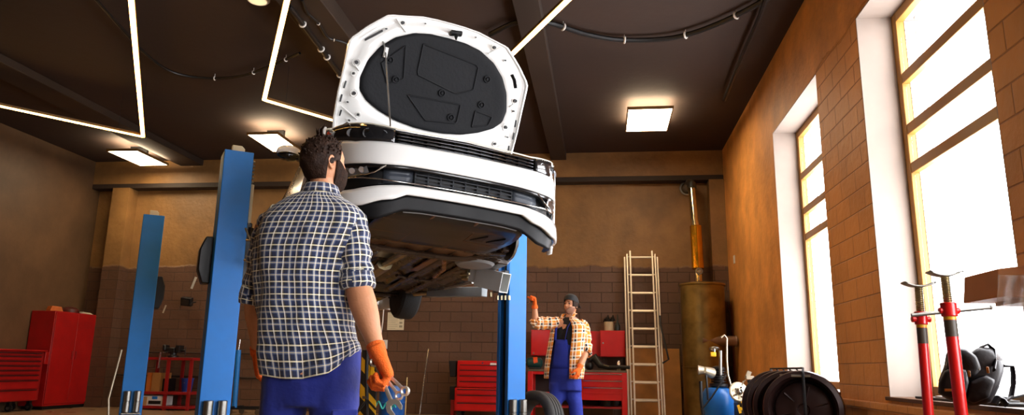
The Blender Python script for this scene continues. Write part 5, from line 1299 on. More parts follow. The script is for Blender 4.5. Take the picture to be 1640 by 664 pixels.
# torso core, arms, legs
limb(body, [m_(500, 345), m_(498, 420), m_(495, 520), m_(496, 600)], [.09, .12, .105, .11], 24)
SR, ER, WR = m_(566, 358, -.005), m_(572, 455, -.02), m_(602, 555, -.10)
SL, EL, WL = m_(428, 362, .02), m_(407, 478, .06), m_(413, 560, .22)
limb(body, [m_(500, 352), SR], [.07, .055]); limb(body, [SR, SR.lerp(ER, .5), ER], [.052, .048, .040])
fa_ = [ER, ER.lerp(WR, .12), ER.lerp(WR, .3), ER.lerp(WR, .55), ER.lerp(WR, .8), WR, WR+(WR-ER).normalized()*.04]
limb(body, fa_, [.050, .055, .056, .050, .038, .0315, .030], 24)
limb(body, [m_(500, 352), SL], [.07, .055]); limb(body, [SL, SL.lerp(EL, .5), EL], [.052, .048, .040])
limb(body, [EL, EL.lerp(WL, .3), EL.lerp(WL, .75), WL, WL+(WL-EL).normalized()*.03], [.042, .045, .032, .028, .028])
hipc = m_(496, 620)
HJ = {-1: Vector((hipc.x-.10, YM+.01, .93)), 1: Vector((hipc.x+.10, YM+.01, .93))}
KJ = {-1: Vector((hipc.x-.13, YM+.02, .50)), 1: Vector((hipc.x+.12, YM-.01, .50))}
AJ = {-1: Vector((hipc.x-.15, YM+.03, .10)), 1: Vector((hipc.x+.14, YM-.03, .10))}
for s in (-1, 1): limb(body, [HJ[s], KJ[s], AJ[s]], [.075, .05, .036])
hd = (WR-ER).normalized()
bo = body.build('body', M['skin'], man, remesh=.0045, smooth=True, wsm=2)
# hair
hair = MB(); rs = []
def hairdir(p): pass
n = 48; m2 = 30
for j in range(m2+1):
    v = j/m2; row = []
    for k in range(n):
        a = 2*PI*k/n; cy, sx = math.cos(a), math.sin(a)     # a = 0 face
        zlow = -.075 if cy < -.2 else (sm(-.075, .0, min(1, (cy+.2)/.55)) if cy < .35 else sm(.0, .082, min(1, (cy-.35)/.35)))
        if abs(sx) > .8 and cy > -.35: zlow = max(zlow, .005) if cy > .1 else max(zlow, -.012)
        z = sm(.135, zlow, v**.85); zz = min(1, max(-1, z/.127)); rad = math.sqrt(max(0.0, 1-abs(zz)**2.6))
        wx = .083*rad; wf = .093*rad; wb = .110*rad
        if zz < 0: wx *= 1-.12*(-zz); wb *= 1-.45*(-zz)
        thick = 1+.05*noise.noise(Vector((math.sin(a)*3, cy*3, z*22)))+.05*noise.noise(Vector((math.sin(a)*9, cy*9, z*60)))
        if z > .08: thick += .03
        if v > .97: thick *= .955
        row.append(hz + HR@(Vector((-wx*sx*thick, (wf if cy > 0 else wb)*cy*thick, z*(1+.02*noise.noise(Vector((sx*6, cy*6, 1))))))*.985))
    rs.append(row)
hair.rings(rs, True, (True, False))
# tousled tufts
rnd = random.Random(3)
for k in range(150):
    a = rnd.uniform(0, 2*PI); z = rnd.uniform(.03, .125)
    if math.cos(a) > .45 and z < .09: continue
    zz = z/.127; rad = math.sqrt(max(0, 1-abs(zz)**2.6)); cy, sx = math.cos(a), math.sin(a)
    p = Vector((-.082*rad*sx, (.094 if cy > 0 else .107)*rad*cy, z)); o = p.normalized()
    sw = Vector((-sx, cy, 0)).cross(Vector((0,0,1)))*.0 + Vector((rnd.uniform(-.5, .5), rnd.uniform(-.2, .7), rnd.uniform(-.5, .4)))
    L = rnd.uniform(.008, .017)
    pts = [p-o*.006, p+o*.007+sw*L*.4, p+o*.010+sw*L]
    hair.tube([hz+HR@(q*.985) for q in pts], [.007, .004, .0008], 5)
for k in range(9):  # cowlick at the crown
    x_ = rnd.uniform(-.02, .02); pts = [Vector((x_, -.02, .118)), Vector((x_*1.3+.012, -.03, .145)), Vector((x_*1.8+.03+rnd.uniform(-.02, .02), -.03, .150+rnd.uniform(0, .014)))]
    hair.tube([hz+HR@q for q in pts], [.006, .004, .001], 5)
hair.build('hair', M['hair'], man, smooth=True)
# beard
bd = MB(); rs = []
for j in range(14):
    v = j/13; row = []
    for k in range(31):
        a = sm(-1.45, 1.45, k/30); z = sm(-.030+.045*min(1, max(0, (abs(a)-.85)/.5)), -.134, v); cy, sx = math.cos(a), math.sin(a)
        zz = max(-1, z/.124); rad = math.sqrt(max(0.02, 1-abs(zz)**2.8)) if z > -.118 else sm(.45, .25, (-.118-z)/.016)
        zt_ = z if abs(a) > .5 else sm(z-.045*(1-v), z, min(1, abs(a)/.5))
        t_ = 1.02+.02*noise.noise(Vector((a*8, z*90, 2)))
        row.append(hz+HR@(Vector((-.074*rad*(1-.10*abs(zz))*sx*t_, .101*rad*cy*t_+.006*(v if cy > .5 else 0)+.002, zt_))*.985))
    rs.append(row)
bd.grid(rs); bd.build('beard', M['beard'], man, smooth=True, solid=.006)
# shirt
navy = plaid('navy_check_cloth',
    ((0, '#fffaf0'), (.08, '#0a0b12'), (.17, '#1b264c'), (.38, '#77829c'), (.46, '#f5ecd6'), (.52, '#77829c'), (.60, '#151e3e'), (.82, '#07080d'), (.92, '#6e6249')),
    ((0, '#fff3cc'), (.09, '#0a0a10'), (.19, '#1a2446'), (.48, '#606c8c'), (.56, '#e8dab4'), (.62, '#606c8c'), (.70, '#11182f'), (.90, '#07080d')), .056, .050)
X_, Y_, Z_ = Vector((1,0,0)), Vector((0,1,0)), Vector((0,0,1))
prof = [(604, 420, 572, .128, .012), (590, 417, 574, .130, .012), (560, 414, 571, .128, .010), (520, 412, 562, .122, .008), (480, 410, 556, .120, .004), (440, 409, 558, .126, 0), (400, 410, 568, .132, 0), (375, 413, 577, .130, 0), (358, 419, 581, .122, 0), (345, 428, 580, .112, 0), (335, 440, 573, .100, 0), (326, 452, 562, .088, 0), (318, 466, 550, .078, .0), (311, 480, 543, .070, .004), (305, 487, 539, .064, .006)]
rs = []
N_ = 96
fine = []
for i in range(len(prof)-1):
    for j in range(5): fine.append([sm(prof[i][c_], prof[i+1][c_], j/5) for c_ in range(5)])
fine.append(list(prof[-1]))
for py, xl, xr, b, yo in fine:
    L, R_ = m_(xl, py), m_(xr, py); ctr = (L+R_)/2+Vector((0, yo, 0)); a = (R_-L).length/2
    ring = ell(ctr, X_, -Y_, a, b, N_, 2.35, -PI/2, 1.5*PI)   # seam at the front, away from us
    if py > 540:   # shirt-tail hem curves up at the sides
        for k, p in enumerate(ring):
            t = (p.x-ctr.x)/a; lift = interp([(-1, .055), (-.85, .01), (-.4, -.004), (.1, -.004), (.55, .02), (.85, .065), (1, .11)], t)
            ring[k] = p+Vector((0, 0, lift*(py-540)/64))
    rs.append(ring)
sh = MB(); sh.rings(rs, True, (False, False), uvs='fix')
# vertical hang folds and drag creases on the back
for i, p in enumerate(sh.v):
    lvl = (i//N_)/len(rs); amp = .006+.012*(1-lvl)
    ph = p.x*46+noise.noise(Vector((p.x*4, 0, p.z*3)))*3.2
    f = math.sin(ph)*.55+math.sin(ph*.53+1.7)*.6
    d = Vector((p.x-(m_(494, 500).x), p.y-YM, 0)).normalized()
    sh.v[i] = p+d*(f*amp*.75)+d*.006*noise.noise(p*11)+d*.004*noise.noise(p*26)
sh.build('shirt', navy, man, smooth=True, solid=.003)
def sleeve(pts, rr, m, par, cuff=True, n=40, seed=0, amp=.006, flat=1.0, name='sleeve'):
    out = []; ro = []
    for i in range(len(pts)-1):
        for j in range(9): out.append(Vector(pts[i]).lerp(Vector(pts[i+1]), j/9)); ro.append(sm(rr[i], rr[i+1], j/9))
    out.append(Vector(pts[-1])); ro.append(rr[-1])
    q = MB(); q.tube(out, ro, n, (False, False), uvs='fix', flat=flat)
    for i, p in enumerate(q.v):
        c0 = out[i//n]; d = (p-c0).normalized(); t = (i//n)/len(out)
        q.v[i] = p+d*(amp*math.sin(t*34+noise.noise(p*9)*4+seed)*(.35+t)+amp*.9*noise.noise(p*17+Vector((seed, 0, 0))))
    o = q.build(name, m, par, smooth=True, solid=.003)
    return o
sleeve([m_(540, 338, 0), SR+Vector((-.012,0,0)), SR.lerp(ER, .35), SR.lerp(ER, .75), ER+Vector((.0,0,-.02))], [.055, .070, .069, .067, .067], navy, man, seed=1)
sleeve([m_(452, 342, 0), SL+Vector((.012,0,0)), SL.lerp(EL, .35), SL.lerp(EL, .75), EL], [.055, .060, .060, .056, .058], navy, man, seed=2)
for cpt, dr, r_ in ((ER, (ER-SR).normalized(), .067), (EL, (EL-SL).normalized(), .058)):
    q = MB(); q.tube([cpt-dr*.050, cpt-dr*.02, cpt+dr*.004, cpt+dr*.020, cpt+dr*.022], [r_*1.02, r_*1.10, r_*1.12, r_*1.05, r_*.85], 40, (False, False), uvs='fix'); wrinkle(q, .006, 26); q.build('rolled_cuff', navy, man, smooth=True, solid=.004)
# collar: stand and fold
q = MB(); rs = []
for f, dz, rr in ((0, -.012, 1.20), (1, .020, 1.06), (2, .036, 1.02), (3, .030, 1.14), (4, .004, 1.30), (5, -.006, 1.36)):
    cc = m_(513, 309, .004)+Vector((0, 0, dz)); rs.append(ell(cc, Euler((0, 0, -.3)).to_matrix()@X_, Euler((0, 0, -.3)).to_matrix()@(-Y_), .064*rr, .062*rr, 48, 2.1, -PI/2+.35, 1.5*PI-.35))
q.rings(rs, False, (False, False), uvs='fix'); q.build('collar', navy, man, smooth=True, solid=.003)
# trousers
workblue = mat('royal_blue_cloth', '#13227c', .8, var=.12, scale=9, bump=.4, bscale=30, sheen=.1)
q = MB()
def ringp(py, xl, xr, b, yo=.01):
    L, R_ = m_(xl, py), m_(xr, py); return ell((L+R_)/2+Vector((0, yo, 0)), X_, -Y_, (R_-L).length/2, b, 40, 2.5)
q.rings([ringp(560, 428, 562, .098), ringp(590, 424, 568, .106), ringp(612, 421, 571, .114), ringp(650, 421, 571, .112)])
for s in (-1, 1):
    q.tube([HJ[s]+Vector((s*-.008,0,.0)), HJ[s]+Vector((-s*.004,0,-.14)), KJ[s], AJ[s]+Vector((0,0,.1)), AJ[s]+Vector((0,0,-.035))], [.106, .104, .080, .078, .082], 28)
for i, p in enumerate(q.v):
    q.v[i] = p+Vector((0, 1, 0))*.014*noise.noise(Vector((p.x*11, p.y*5, p.z*8)))+Vector((1, 0, 0))*.004*noise.noise(p*12)
tr = q.build('trousers', workblue, man, remesh=.009, smooth=True, wsm=2)
a = m_(552, 664, -.118); q = MB(); q.box((a.x, a.y, a.z-.06), (.10, .014, .16), (0, 0, .5)); q.build('cargo_pocket', workblue, tr, bevel=.006)
q = MB(); q.box((m_(496, 560).x, YM-.10, m_(496, 606).z), (.05, .006, .03)); q.build('belt_loop', workblue, tr)
for s in (-1, 1):
    q = MB(); b_ = AJ[s]; 
    q.rings([ell(Vector((b_.x+.02, b_.y+.0+dy, .012)), X_, Y_, w_, .0+l_, 24, 2.4) for dy, w_, l_ in ((.05, .045, .13),)]+[ell(Vector((b_.x+.02, b_.y+.05, .05)), X_, Y_, .046, .132, 24), ell(Vector((b_.x+.01, b_.y+.02, .10)), X_, Y_, .045, .085, 24), ell(Vector((b_.x, b_.y, .14)), X_, Y_, .045, .05, 24)])
    q.build('boot', M['black'], man, smooth=True)
# gloves
gl = MB(); nrm = Vector((-.75, -.10, -.15)); ddir = Vector((.10, -.02, -1))
WG = WR+(WR-ER).normalized()*.022
gl.tube([WR-(WR-ER).normalized()*.012, WG, WG+(WR-ER).normalized()*.02], [.037, .0355, .035], 24)
tips = hand(gl, WG, (.52, .05, -1), (-.86, -.30, -.40), 1.16, side=1, curl=(1.05, 1.15, 1.25, 1.3), fat=1.32, thumb=.15, thumb_out=.9)
gr = gl.build('glove', M['orange'], man, remesh=.0030, smooth=True, wsm=2)
gl = MB(); gl.tube([WL-(WL-EL).normalized()*.02, WL+(WL-EL).normalized()*.02], [.034, .034], 20)
hand(gl, WL+(WL-EL).normalized()*.015, (.1, .3, -1), (1, .2, 0), 1.08, side=-1, curl=(.5, .6, .7, .8), fat=1.15)
gl.build('glove', M['orange'], man, remesh=.004, smooth=True, wsm=2)

# spanners held in the right glove
spm = mat('polished_tool_steel', '#d6d0c6', .32, .8, var=.05)
def spanner(a, b, w, label, open_end=True, ring=True, r0=.0125):
    a, b = Vector(a), Vector(b); d = (b-a).normalized(); side = d.cross(Vector((0, 1, 0))).normalized(); n = d.cross(side)
    q = MB(); q.rings([[p+side*sx*ww/2+n*sn*tt/2 for sx, sn in ((-1,-.6), (-.6,-1), (.6,-1), (1,-.6), (1,.6), (.6,1), (-.6,1), (-1,.6))] for p, ww, tt in ((a, w, .007), (a.lerp(b, .5), w*.85, .0065), (b, w, .007))])
    if open_end:
        R = r0*1.5; th = math.radians(15); poly = [(-R*1.15, w*.5), (-R*.55, R*.95), (R*.1, R*1.22), (R*.85, R*1.12), (R*1.25, R*.72), (R*1.15, R*.52), (R*.15, R*.50), (-R*.22, R*.25), (-R*.22, -R*.25), (R*.15, -R*.50), (R*1.15, -R*.52), (R*1.25, -R*.72), (R*.85, -R*1.12), (R*.1, -R*1.22), (-R*.55, -R*.95), (-R*1.15, -w*.5)]
        poly = [(x*math.cos(th)-y*math.sin(th), x*math.sin(th)+y*math.cos(th)) for x, y in poly]
        cc = b+d*R*.9
        q.prism(poly, lambda x, y: cc+d*x+side*y-n*.0045, lambda x, y: cc+d*x+side*y+n*.0045)
    else:
        q.torus(b+d*r0*1.1, n, r0*1.15, r0*.42, 24, 8, 1.6)
    q.torus(a-d*r0, n, r0*.9, r0*.4, 20, 8, 1.3)
    o = q.build('spanner', spm); return tag(o, label, 'spanner')
G0 = WG+Vector((.02, -.01, -.085))
gy = G0.y
def g_(px, py, dy=0): return P(px, py, Y=gy+dy)
spanner(g_(603, 585, .0), g_(626, 641, -.01), .017, 'open-ended spanner pointing down from the orange glove', True, r0=.017)
spanner(g_(600, 578, .01), g_(645, 622, .0), .014, 'ring spanner at the top of the bunch in the orange glove', False, r0=.0125)
spanner(g_(600, 582, .025), g_(636, 629, .02), .013, 'shorter ring spanner between the other two in the orange glove', False, r0=.0115)

# ======================= the worker in the background
YW = 9.35
def w_(px, py, dy=0): return P(px, py, Y=YW+dy)
wk = thing('person', 'worker in a backwards black cap and orange checked shirt over blue overalls, one arm raised', 'person', (w_(905, 640).x, YW, 0))
hzw = w_(914.5, 488.5, -.02); S_ = 1.0
HW = Euler((math.radians(6), 0, math.radians(180-33))).to_matrix()
bw = MB(); head_mesh(bw, hzw, HW, S_, n=36, m=30)
limb(bw, [w_(912, 520, 0), w_(914, 505, -.01), w_(915, 498, 0)], [.07, .058, .055])
limb(bw, [w_(911, 520), w_(908, 560), w_(906, 600)], [.11, .12, .12])
S1, E1_, W1 = w_(888, 517, -.02), w_(857.5, 517, -.10), w_(856.5, 492, -.16)
S2, E2_, W2 = w_(934, 523, .02), w_(938.5, 562, -.06), w_(929, 586, -.24)
for s_, e_, w__ in ((S1, E1_, W1), (S2, E2_, W2)):
    limb(bw, [w_(911, 522), s_], [.07, .06]); limb(bw, [s_, e_], [.055, .043]); limb(bw, [e_, e_.lerp(w__, .3), w__, w__+(w__-e_).normalized()*.05], [.044, .044, .030, .029])
HW_ = {-1: w_(894, 610), 1: w_(917, 610)}
for s in (-1, 1):
    h0 = HW_[s]; limb(bw, [h0, Vector((h0.x+s*.03, YW-.02, .48)), Vector((h0.x+s*.06, YW, .10))], [.08, .055, .04])
bw.build('body', M['skin'], wk, remesh=.0065, smooth=True, wsm=1)
def hl(x, y, z): return hzw+HW@(Vector((x, y, z))*S_)
for s in (-1, 1):
    q = MB(); q.sphere(hl(s*.031, .080, .008), .010, 10, 8); q.build('eye', mat('eye_%d' % (s+1), '#3a2b24', .2), wk)
    q = MB(); q.tube([hl(s*.014, .100, .026), hl(s*.032, .098, .031), hl(s*.050, .085, .026)], [.0035, .0045, .002], 6); q.build('eyebrow', M['hair'], wk)
q = MB(); q.tube([hl(-.022, .092, -.060), hl(0, .104, -.061), hl(.022, .092, -.060)], [.002, .004, .002], 6); q.build('lips', mat('lips', '#9c5648', .5), wk)
st = MB(); rs = []
for j in range(9):
    z = sm(-.035, -.121, j/8); row = []
    for k in range(25):
        a = sm(-1.5, 1.5, k/24); cy, sx = math.cos(a), math.sin(a); zz = max(-1, z/.122); rad = math.sqrt(max(0.02, 1-abs(zz)**2.8))
        row.append(hl(-.0765*rad*(1-.12*abs(zz))*sx, .1015*rad*cy+.008*math.exp(-(a/.45)**2)*(j/8), z-.035*(1-j/8)*math.exp(-(a/.4)**2)))
    rs.append(row)
st.grid(rs); st.build('stubble', mat('stubble', '#8a5f48', .8), wk, smooth=True, solid=.002)
q = MB(); rs = []
for j in range(14):   # short hair under the cap
    z = sm(.10, -.045, j/13); row = []
    for k in range(28):
        a = sm(.95, 2*PI-.95, k/27); cy, sx = math.cos(a), math.sin(a); zz = z/.122; rad = math.sqrt(max(.02, 1-abs(zz)**2.6))
        row.append(hl(-.081*rad*(1-.1*max(0, -zz))*sx, (.096 if cy > 0 else .106*(1-.35*max(0, -zz)))*rad*cy, z if cy < .1 else max(z, -.02)))
    rs.append(row)
q.grid(rs); q.build('hair', M['hair'], wk, smooth=True, solid=.004)
capm = mat('black_cap', '#121212', .8, sheen=.1); q = MB(); rs = []
for j in range(12):
    t = j/11; z0 = sm(.036, .140, math.sin(t*PI/2)); row = []
    for k in range(36):
        a = 2*PI*k/36; cy, sx = math.cos(a), math.sin(a); rad = math.cos(t*PI/2)**.75+.001
        row.append(hl(-.089*rad*sx, (.106 if cy > 0 else .114)*rad*cy, z0+.018*(cy)*(1-t)))
    rs.append(row)
q.rings(rs, True, (False, True)); cp = q.build('cap', capm, wk, smooth=True)
q = MB(); g = [[hl(.055*u_, -(.105+.06*v_*(1-.45*u_*u_)), .022-.028*v_-.012*u_*u_) for u_ in [-1+.25*i for i in range(9)]] for v_ in (0, .35, .7, 1)]
q.grid(g); q.build('peak', capm, cp, smooth=True, solid=.006)
q = MB(); q.tube([hl(.045*math.cos(t_), .104-.012*math.sin(t_)-.02*abs(math.cos(t_)), .055+.026*math.sin(t_)) for t_ in [PI*k/8 for k in range(9)]], .003, 6); q.build('cap_opening', M['hair'], cp)
# T-shirt, overalls
fd = Euler((0, 0, math.radians(-30))).to_matrix()@Vector((0, -1, 0)); sd_ = Vector((-fd.y, fd.x, 0))     # chest direction and its side
def wr(py, xl, xr, b, n=40, a0=0, a1=2*PI, e=2.3, dy=0):
    L, R_ = w_(xl, py), w_(xr, py); return ell((L+R_)/2+Vector((0, dy, 0)), sd_, -fd, (R_-L).length/2/abs(sd_.x), b, n, e, a0, a1)
q = MB(); q.rings([wr(600, 884, 925, .12), wr(560, 886, 930, .118), wr(535, 886, 934, .12), wr(520, 890, 933, .105), wr(513, 897, 927, .08), wr(508, 904, 921, .065)]); q.build('t_shirt', mat('black_t_shirt', '#131316', .85), wk, smooth=True)
ovb = mat('overall_blue', '#1b2e96', .8, var=.12, bump=.3, bscale=30)
q = MB(); q.rings([wr(552, 886, 929, .123), wr(575, 884, 928, .126), wr(600, 881, 929, .13), wr(625, 880, 930, .125)])
for s in (-1, 1):
    h0 = HW_[s]; ax_ = Vector((h0.x+s*.055, YW-.01, .10))
    q.tube([h0+Vector((0,0,-.02)), h0+Vector((s*.01, 0, -.2)), Vector((h0.x+s*.035, YW-.03, .46)), ax_+Vector((0,0,.1)), ax_+Vector((0,0,-.03))], [.108, .102, .085, .082, .088], 26)
wrinkle(q, .010, 8); q.build('overalls', ovb, wk, remesh=.012, smooth=True, wsm=2)
cf = (w_(905, 560)+Vector((0,0,0)))
q = MB(); g = []
for j in range(7):
    t = j/6; z = sm(w_(905, 544).z, w_(905, 590).z, t); wd = sm(.085, .15, t); g.append([Vector((w_(906, 560).x, YW, z))+sd_*(wd*u_)+fd*(.130-.03*u_*u_) for u_ in [-1+.25*i for i in range(9)]])
q.grid(g); q.build('overall_bib', ovb, wk, smooth=True, solid=.008)
for s in (-1, 1):
    q = MB(); q.tube([Vector((w_(906, 544).x, YW, w_(906, 545).z))+sd_*(.07*s)+fd*.13, Vector((w_(908, 525).x, YW, w_(908, 525).z))+sd_*(.085*s)+fd*.118, Vector((w_(911, 513).x, YW, w_(911, 512).z))+sd_*(.08*s)+fd*.05], .018, 8, flat=.3); q.build('brace_strap', ovb, wk)
for s in (-1, 1):
    b_ = Vector((HW_[s].x+s*.055, YW, 0)); q = MB(); q.rings([ell(b_+fd*.05+Vector((0,0,.01)), sd_, fd, .05, .14, 20), ell(b_+fd*.05+Vector((0,0,.06)), sd_, fd, .05, .135, 20), ell(b_+Vector((0,0,.14)), sd_, fd, .05, .06, 20)]); q.build('boot', M['black'], wk)
ochre = plaid('orange_check_cloth', ((0, '#e88a1e'), (.24, '#fff3da'), (.38, '#1c1c2c'), (.62, '#fff0d0'), (.76, '#e88a1e')), ((0, '#f39a2a'), (.22, '#fff6e2'), (.36, '#1a1a28'), (.60, '#f7e2bf'), (.74, '#d87716')), .105, .105)
rs = []
for py, xl, xr, b in ((606, 874, 932, .165), (590, 875, 933, .162), (570, 877, 934, .158), (550, 880, 936, .153), (535, 882, 938, .148), (524, 884, 938, .136), (517, 888, 934, .115), (512, 895, 927, .092), (508, 902, 922, .075)):
    # gap at the chest: fd corresponds to angle -PI/2 in (sd_, -fd)
    gap = interp([(508, .35), (525, .50), (560, .55), (606, .62)], py)
    rs.append(wr(py, xl, xr, b, 64, -PI/2+gap, 1.5*PI-gap*.8))
q = MB(); q.rings(rs, False, (False, False), uvs='fix'); wrinkle(q, .014, 7, zf=.5); q.build('shirt', ochre, wk, smooth=True, solid=.004)
sleeve([w_(896, 514, 0), S1, S1.lerp(E1_, .5), E1_+Vector((.0,0,.0)), E1_.lerp(W1, .30)], [.06, .082, .078, .076, .060], ochre, wk, seed=3, amp=.010)
sleeve([w_(927, 516, 0), S2, S2.lerp(E2_, .5), E2_, E2_.lerp(W2, .15)], [.06, .085, .080, .074, .064], ochre, wk, seed=4, amp=.010)
q = MB()
for s in (-1, 1):
    b0 = w_(912, 507); q.tube([b0+sd_*(.06*s)-fd*.05+Vector((0,0,.04)), b0+sd_*(.078*s)+fd*.03+Vector((0,0,.03)), b0+sd_*(.072*s)+fd*.10+Vector((0,0,-.05))], [.022, .028, .012], 10, flat=.35, uvs=True)
q.build('collar', ochre, wk, smooth=True)
# gloves
q = MB(); dW = (W1-E1_).normalized(); q.tube([W1-dW*.01, W1+dW*.03], [.042, .036], 20); hand(q, W1+dW*.025, dW, (-.9, -.3, .1), 1.08, side=-1, curl=(1.5, 1.5, 1.5, 1.5), fat=1.22, thumb=.9, thumb_out=.5)
q.build('glove', M['orange'], wk, remesh=.0045, smooth=True, wsm=1)
q = MB(); dW2 = (W2-E2_).normalized(); q.tube([W2-dW2*.01, W2+dW2*.03], [.040, .037], 20); hand(q, W2+dW2*.025, (-.25, -.35, -1), (-.9, .2, 0), 1.08, side=-1, curl=(.7, .8, .9, 1.0), fat=1.18)
q.build('glove', M['orange'], wk, remesh=.0045, smooth=True, wsm=1)
# screwdriver in the raised hand
hc = W1+dW*.125
q = MB(); q.tube([hc+Vector((.02, 0, -.0)), hc+Vector((-.06, -.03, -.01))], .012, 12); q.build('x', M['chrome']) if False else None
t = thing('screwdriver', 'small screwdriver held in the raised orange glove of the worker', 'screwdriver', hc)
a_ = P(851, 482, Y=YW-.19); b_ = P(843, 486, Y=YW-.22)
q = MB(); q.tube([a_+(a_-b_)*.4, a_, a_.lerp(b_, .15)], [.013, .014, .010], 12); q.build('grip', M['black'], t)
q = MB(); q.tube([a_.lerp(b_, .12), b_], .0045, 8); q.build('shank', M['chrome'], t)
# ------------------------------------------------------------------ ceiling lamps
def corner_panel(pts, z, label):
    cs = [P(*p, Z=z) for p in pts]; ctr = sum(cs, Vector())/4
    # square up: mean width and depth
    wx = ((cs[1]-cs[0]).length+(cs[2]-cs[3]).length)/2; wy = ((cs[3]-cs[0]).length+(cs[2]-cs[1]).length)/2
    t = thing('ceiling_panel_lamp', label, 'ceiling light', (ctr.x, ctr.y, z), group=None)
    q = MB(); x, y = wx/2, wy/2; ctr.z = z
    for a, b in (((-x-.02, -y-.02), (x+.02, -y)), ((-x-.02, y), (x+.02, y+.02)), ((-x-.02, -y), (-x, y)), ((x, -y), (x+.02, y))):
        q.bb((ctr.x+a[0], ctr.y+a[1], z-.005), (ctr.x+b[0], ctr.y+b[1], z+.04))
    q.build('frame', M['ledhousing'], t)
    q = MB().bb((ctr.x-x, ctr.y-y, z), (ctr.x+x, ctr.y+y, z+.03)); q.build('diffuser', M['panel'], t)
    q = MB().bb((ctr.x-x*.6, ctr.y-.03, z+.03), (ctr.x+x*.6, ctr.y+.03, ZC)); q.build('mounting_bar', M['black'], t)
corner_panel([(181,243),(220,240),(262,263),(222,266)], 4.72, 'square ceiling light panel furthest left, above the small far blue column')
corner_panel([(404,217),(440,213),(480,240),(437,244)], 4.72, 'bright ceiling light panel just above and left of the man in front')
corner_panel([(1007,175),(1075,174),(1069,208),(1003,211)], 4.78, 'bright ceiling light panel on the right, above the ladder')
ZL = 4.35
def led(pts, label):
    w = [P(*p, Z=ZL) for p in pts]
    t = thing('led_line_lamp', label, 'ceiling light', w[1 if len(w) > 1 else 0])
    for a, b in zip(w, w[1:]):
        q = MB(); q.beam(a, b, .045, .012); q.build('light_tube', M['led'], t)
        q = MB(); q.beam(a+Vector((0,0,.025)), b+Vector((0,0,.025)), .055, .035); q.build('housing', M['ledhousing'], t)
        for f in (.15, .85):
            p = a.lerp(b, f); q = MB(); q.cyl(p+Vector((0,0,.03)), Vector((p.x, p.y, ZC)), .003, None, 6); q.build('suspension_wire', M['black'], t)
a0, a1, a2 = P(210, 0, Z=ZL), P(229, 219, Z=ZL), P(0, 170, Z=ZL)
def extend(p_from, p_to, k): return p_to+(p_to-p_from)*k
def ledw(w, label):
    t = thing('led_line_lamp', label, 'ceiling light', w[1])
    for a, b in zip(w, w[1:]):
        q = MB(); q.beam(a, b, .05, .012); q.build('light_tube', M['led'], t)
        q = MB(); q.beam(a+Vector((0,0,.026)), b+Vector((0,0,.026)), .06, .035); q.build('housing', M['ledhousing'], t)
        for f in (.12, .88):
            p = a.lerp(b, f); q = MB(); q.cyl(p+Vector((0,0,.03)), Vector((p.x, p.y, ZC)), .003, None, 6); q.build('suspension_wire', M['black'], t)
ledw([extend(a1, a0, .5), a1, extend(a1, a2, .6)], 'thin angled LED line lamp at the far left of the ceiling')
b0, b1, b2, b3 = P(460, 0, Z=ZL), P(423, 160, Z=ZL), P(669, 233, Z=ZL), P(910, 0, Z=ZL)
ledw([extend(b1, b0, .5), b1, b2, extend(b2, b3, .3)], 'thin LED line lamp bent around above the open hood')
# round fitting
rp = P(413, 2, Z=4.85); t = thing('round_ceiling_lamp', 'small round cream ceiling fitting at the top edge, left of the open hood', 'ceiling light', (rp.x, rp.y, 4.85))
q = MB(); q.lathe([(.11, 0), (.13, .02), (.13, .10), (.10, .10)], rp, (0,0,1), 28); q.build('body', M['white'], t)
q = MB(); q.lathe([(.02, -.012), (.08, -.008), (.105, .003)], rp, (0,0,1), 28); q.build('lens', emit('dim_lens', '#ffe3b0', .8), t)

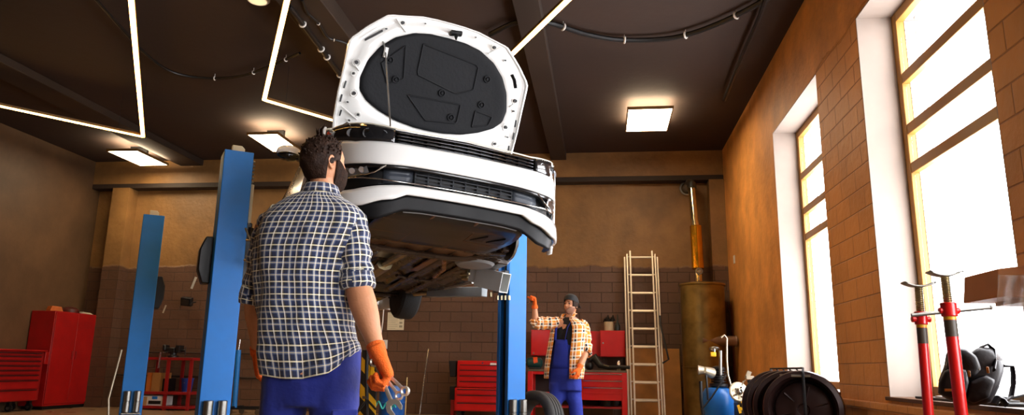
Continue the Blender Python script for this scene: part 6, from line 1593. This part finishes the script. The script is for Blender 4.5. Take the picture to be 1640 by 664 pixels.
# hanging cables with cable ties
def cable(name, pts, z, r, label, ties, cat='cable'):
    w = [P(*p, Z=z) if len(p) == 2 else P(p[0], p[1], Z=p[2]) for p in pts]; q = MB(); out = []
    for k in range(len(w)-1):
        p0, p1, p2, p3 = w[max(k-1, 0)], w[k], w[k+1], w[min(k+2, len(w)-1)]
        for j in range(8):
            s = j/8; out.append(.5*((2*p1)+(p2-p0)*s+(2*p0-5*p1+4*p2-p3)*s*s+(3*p1-p0-3*p2+p3)*s**3))
    out.append(w[-1]); q.tube(out, r, 8); t = q.build(name, M['black']); tag(t, label, cat)
    for f in ties:
        p = out[int(f*(len(out)-1))]; d = (out[min(int(f*(len(out)-1))+1, len(out)-1)]-p).normalized()
        q = MB(); q.torus(p, d, r*1.15, r*.4, 14, 6); q.tube([p+Vector((0,0,r)), p+Vector((0,0,r+.05))], .004, 6); q.build('cable_tie', M['white'], t)
    return t
cable('hanging_cable', [(785,55),(830,35),(880,37),(940,55),(1000,64),(1080,60),(1150,38),(1225,0),(1260,-25)], 4.88, .032, 'thick black hose sagging across the ceiling right of the hood', (.3, .5, .66, .8))
cable('hanging_cable', [(150,-5),(190,40),(232,85),(275,115),(330,125),(385,122),(440,103),(480,85)], 4.88, .020, 'thin black cable sagging under the ceiling between the two LED lamps', (.62, .78, .92))
cable('beam_cable', [(462,10),(482,35),(505,66),(530,100),(555,135)], 4.70, .030, 'dark cable bundle clipped along the ceiling beam left of the hood', (.3, .6, .7, .9))
cable('branch_cable', [(484,0),(492,20),(510,38),(525,60),(545,66),(560,72)], 4.72, .014, 'thin dark cable looping off the ceiling beam left of the hood', (.4, .7))
cable('ceiling_pipe', [(1232,-20),(1215,30),(1180,110),(1160,160)], 4.85, .03, 'dark pipe along the top of the right wall under the ceiling', ())
# ------------------------------------------------------------------ picture
vs_ = sc.view_settings; sc.display_settings.display_device = 'sRGB'
vs_.view_transform = 'Standard'; vs_.look = 'None'; vs_.gamma = 1; vs_.use_curve_mapping = False; vs_.exposure = .35
sc.cycles.use_denoising = True; sc.cycles.max_bounces = 10; sc.cycles.diffuse_bounces = 6
GROUPS = {'wheel_disc': 'dark wheel discs in a row by the right wall', 'wall_cabinet': 'red wall cabinets above the bench', 'spanner': 'spanners held in the orange glove',
          'ceiling_panel_lamp': 'ceiling light panels', 'led_line_lamp': 'LED line lamps on the ceiling', 'car_lift_column': 'blue car lift columns',
          'support_stand': 'red screw stands by the near window', 'tool_chest': 'red tool chests', 'carton': 'cartons on the red shelving rack',
          'steel_rod': 'rods leaning on the back wall', 'hanging_cable': 'cables sagging under the ceiling', 'person': 'mechanics in checked shirts'}
for o in COL.objects:
    g = GROUPS.get(o.name.split('.')[0])
    if g and o.parent is None and 'label' in o: o['group'] = g
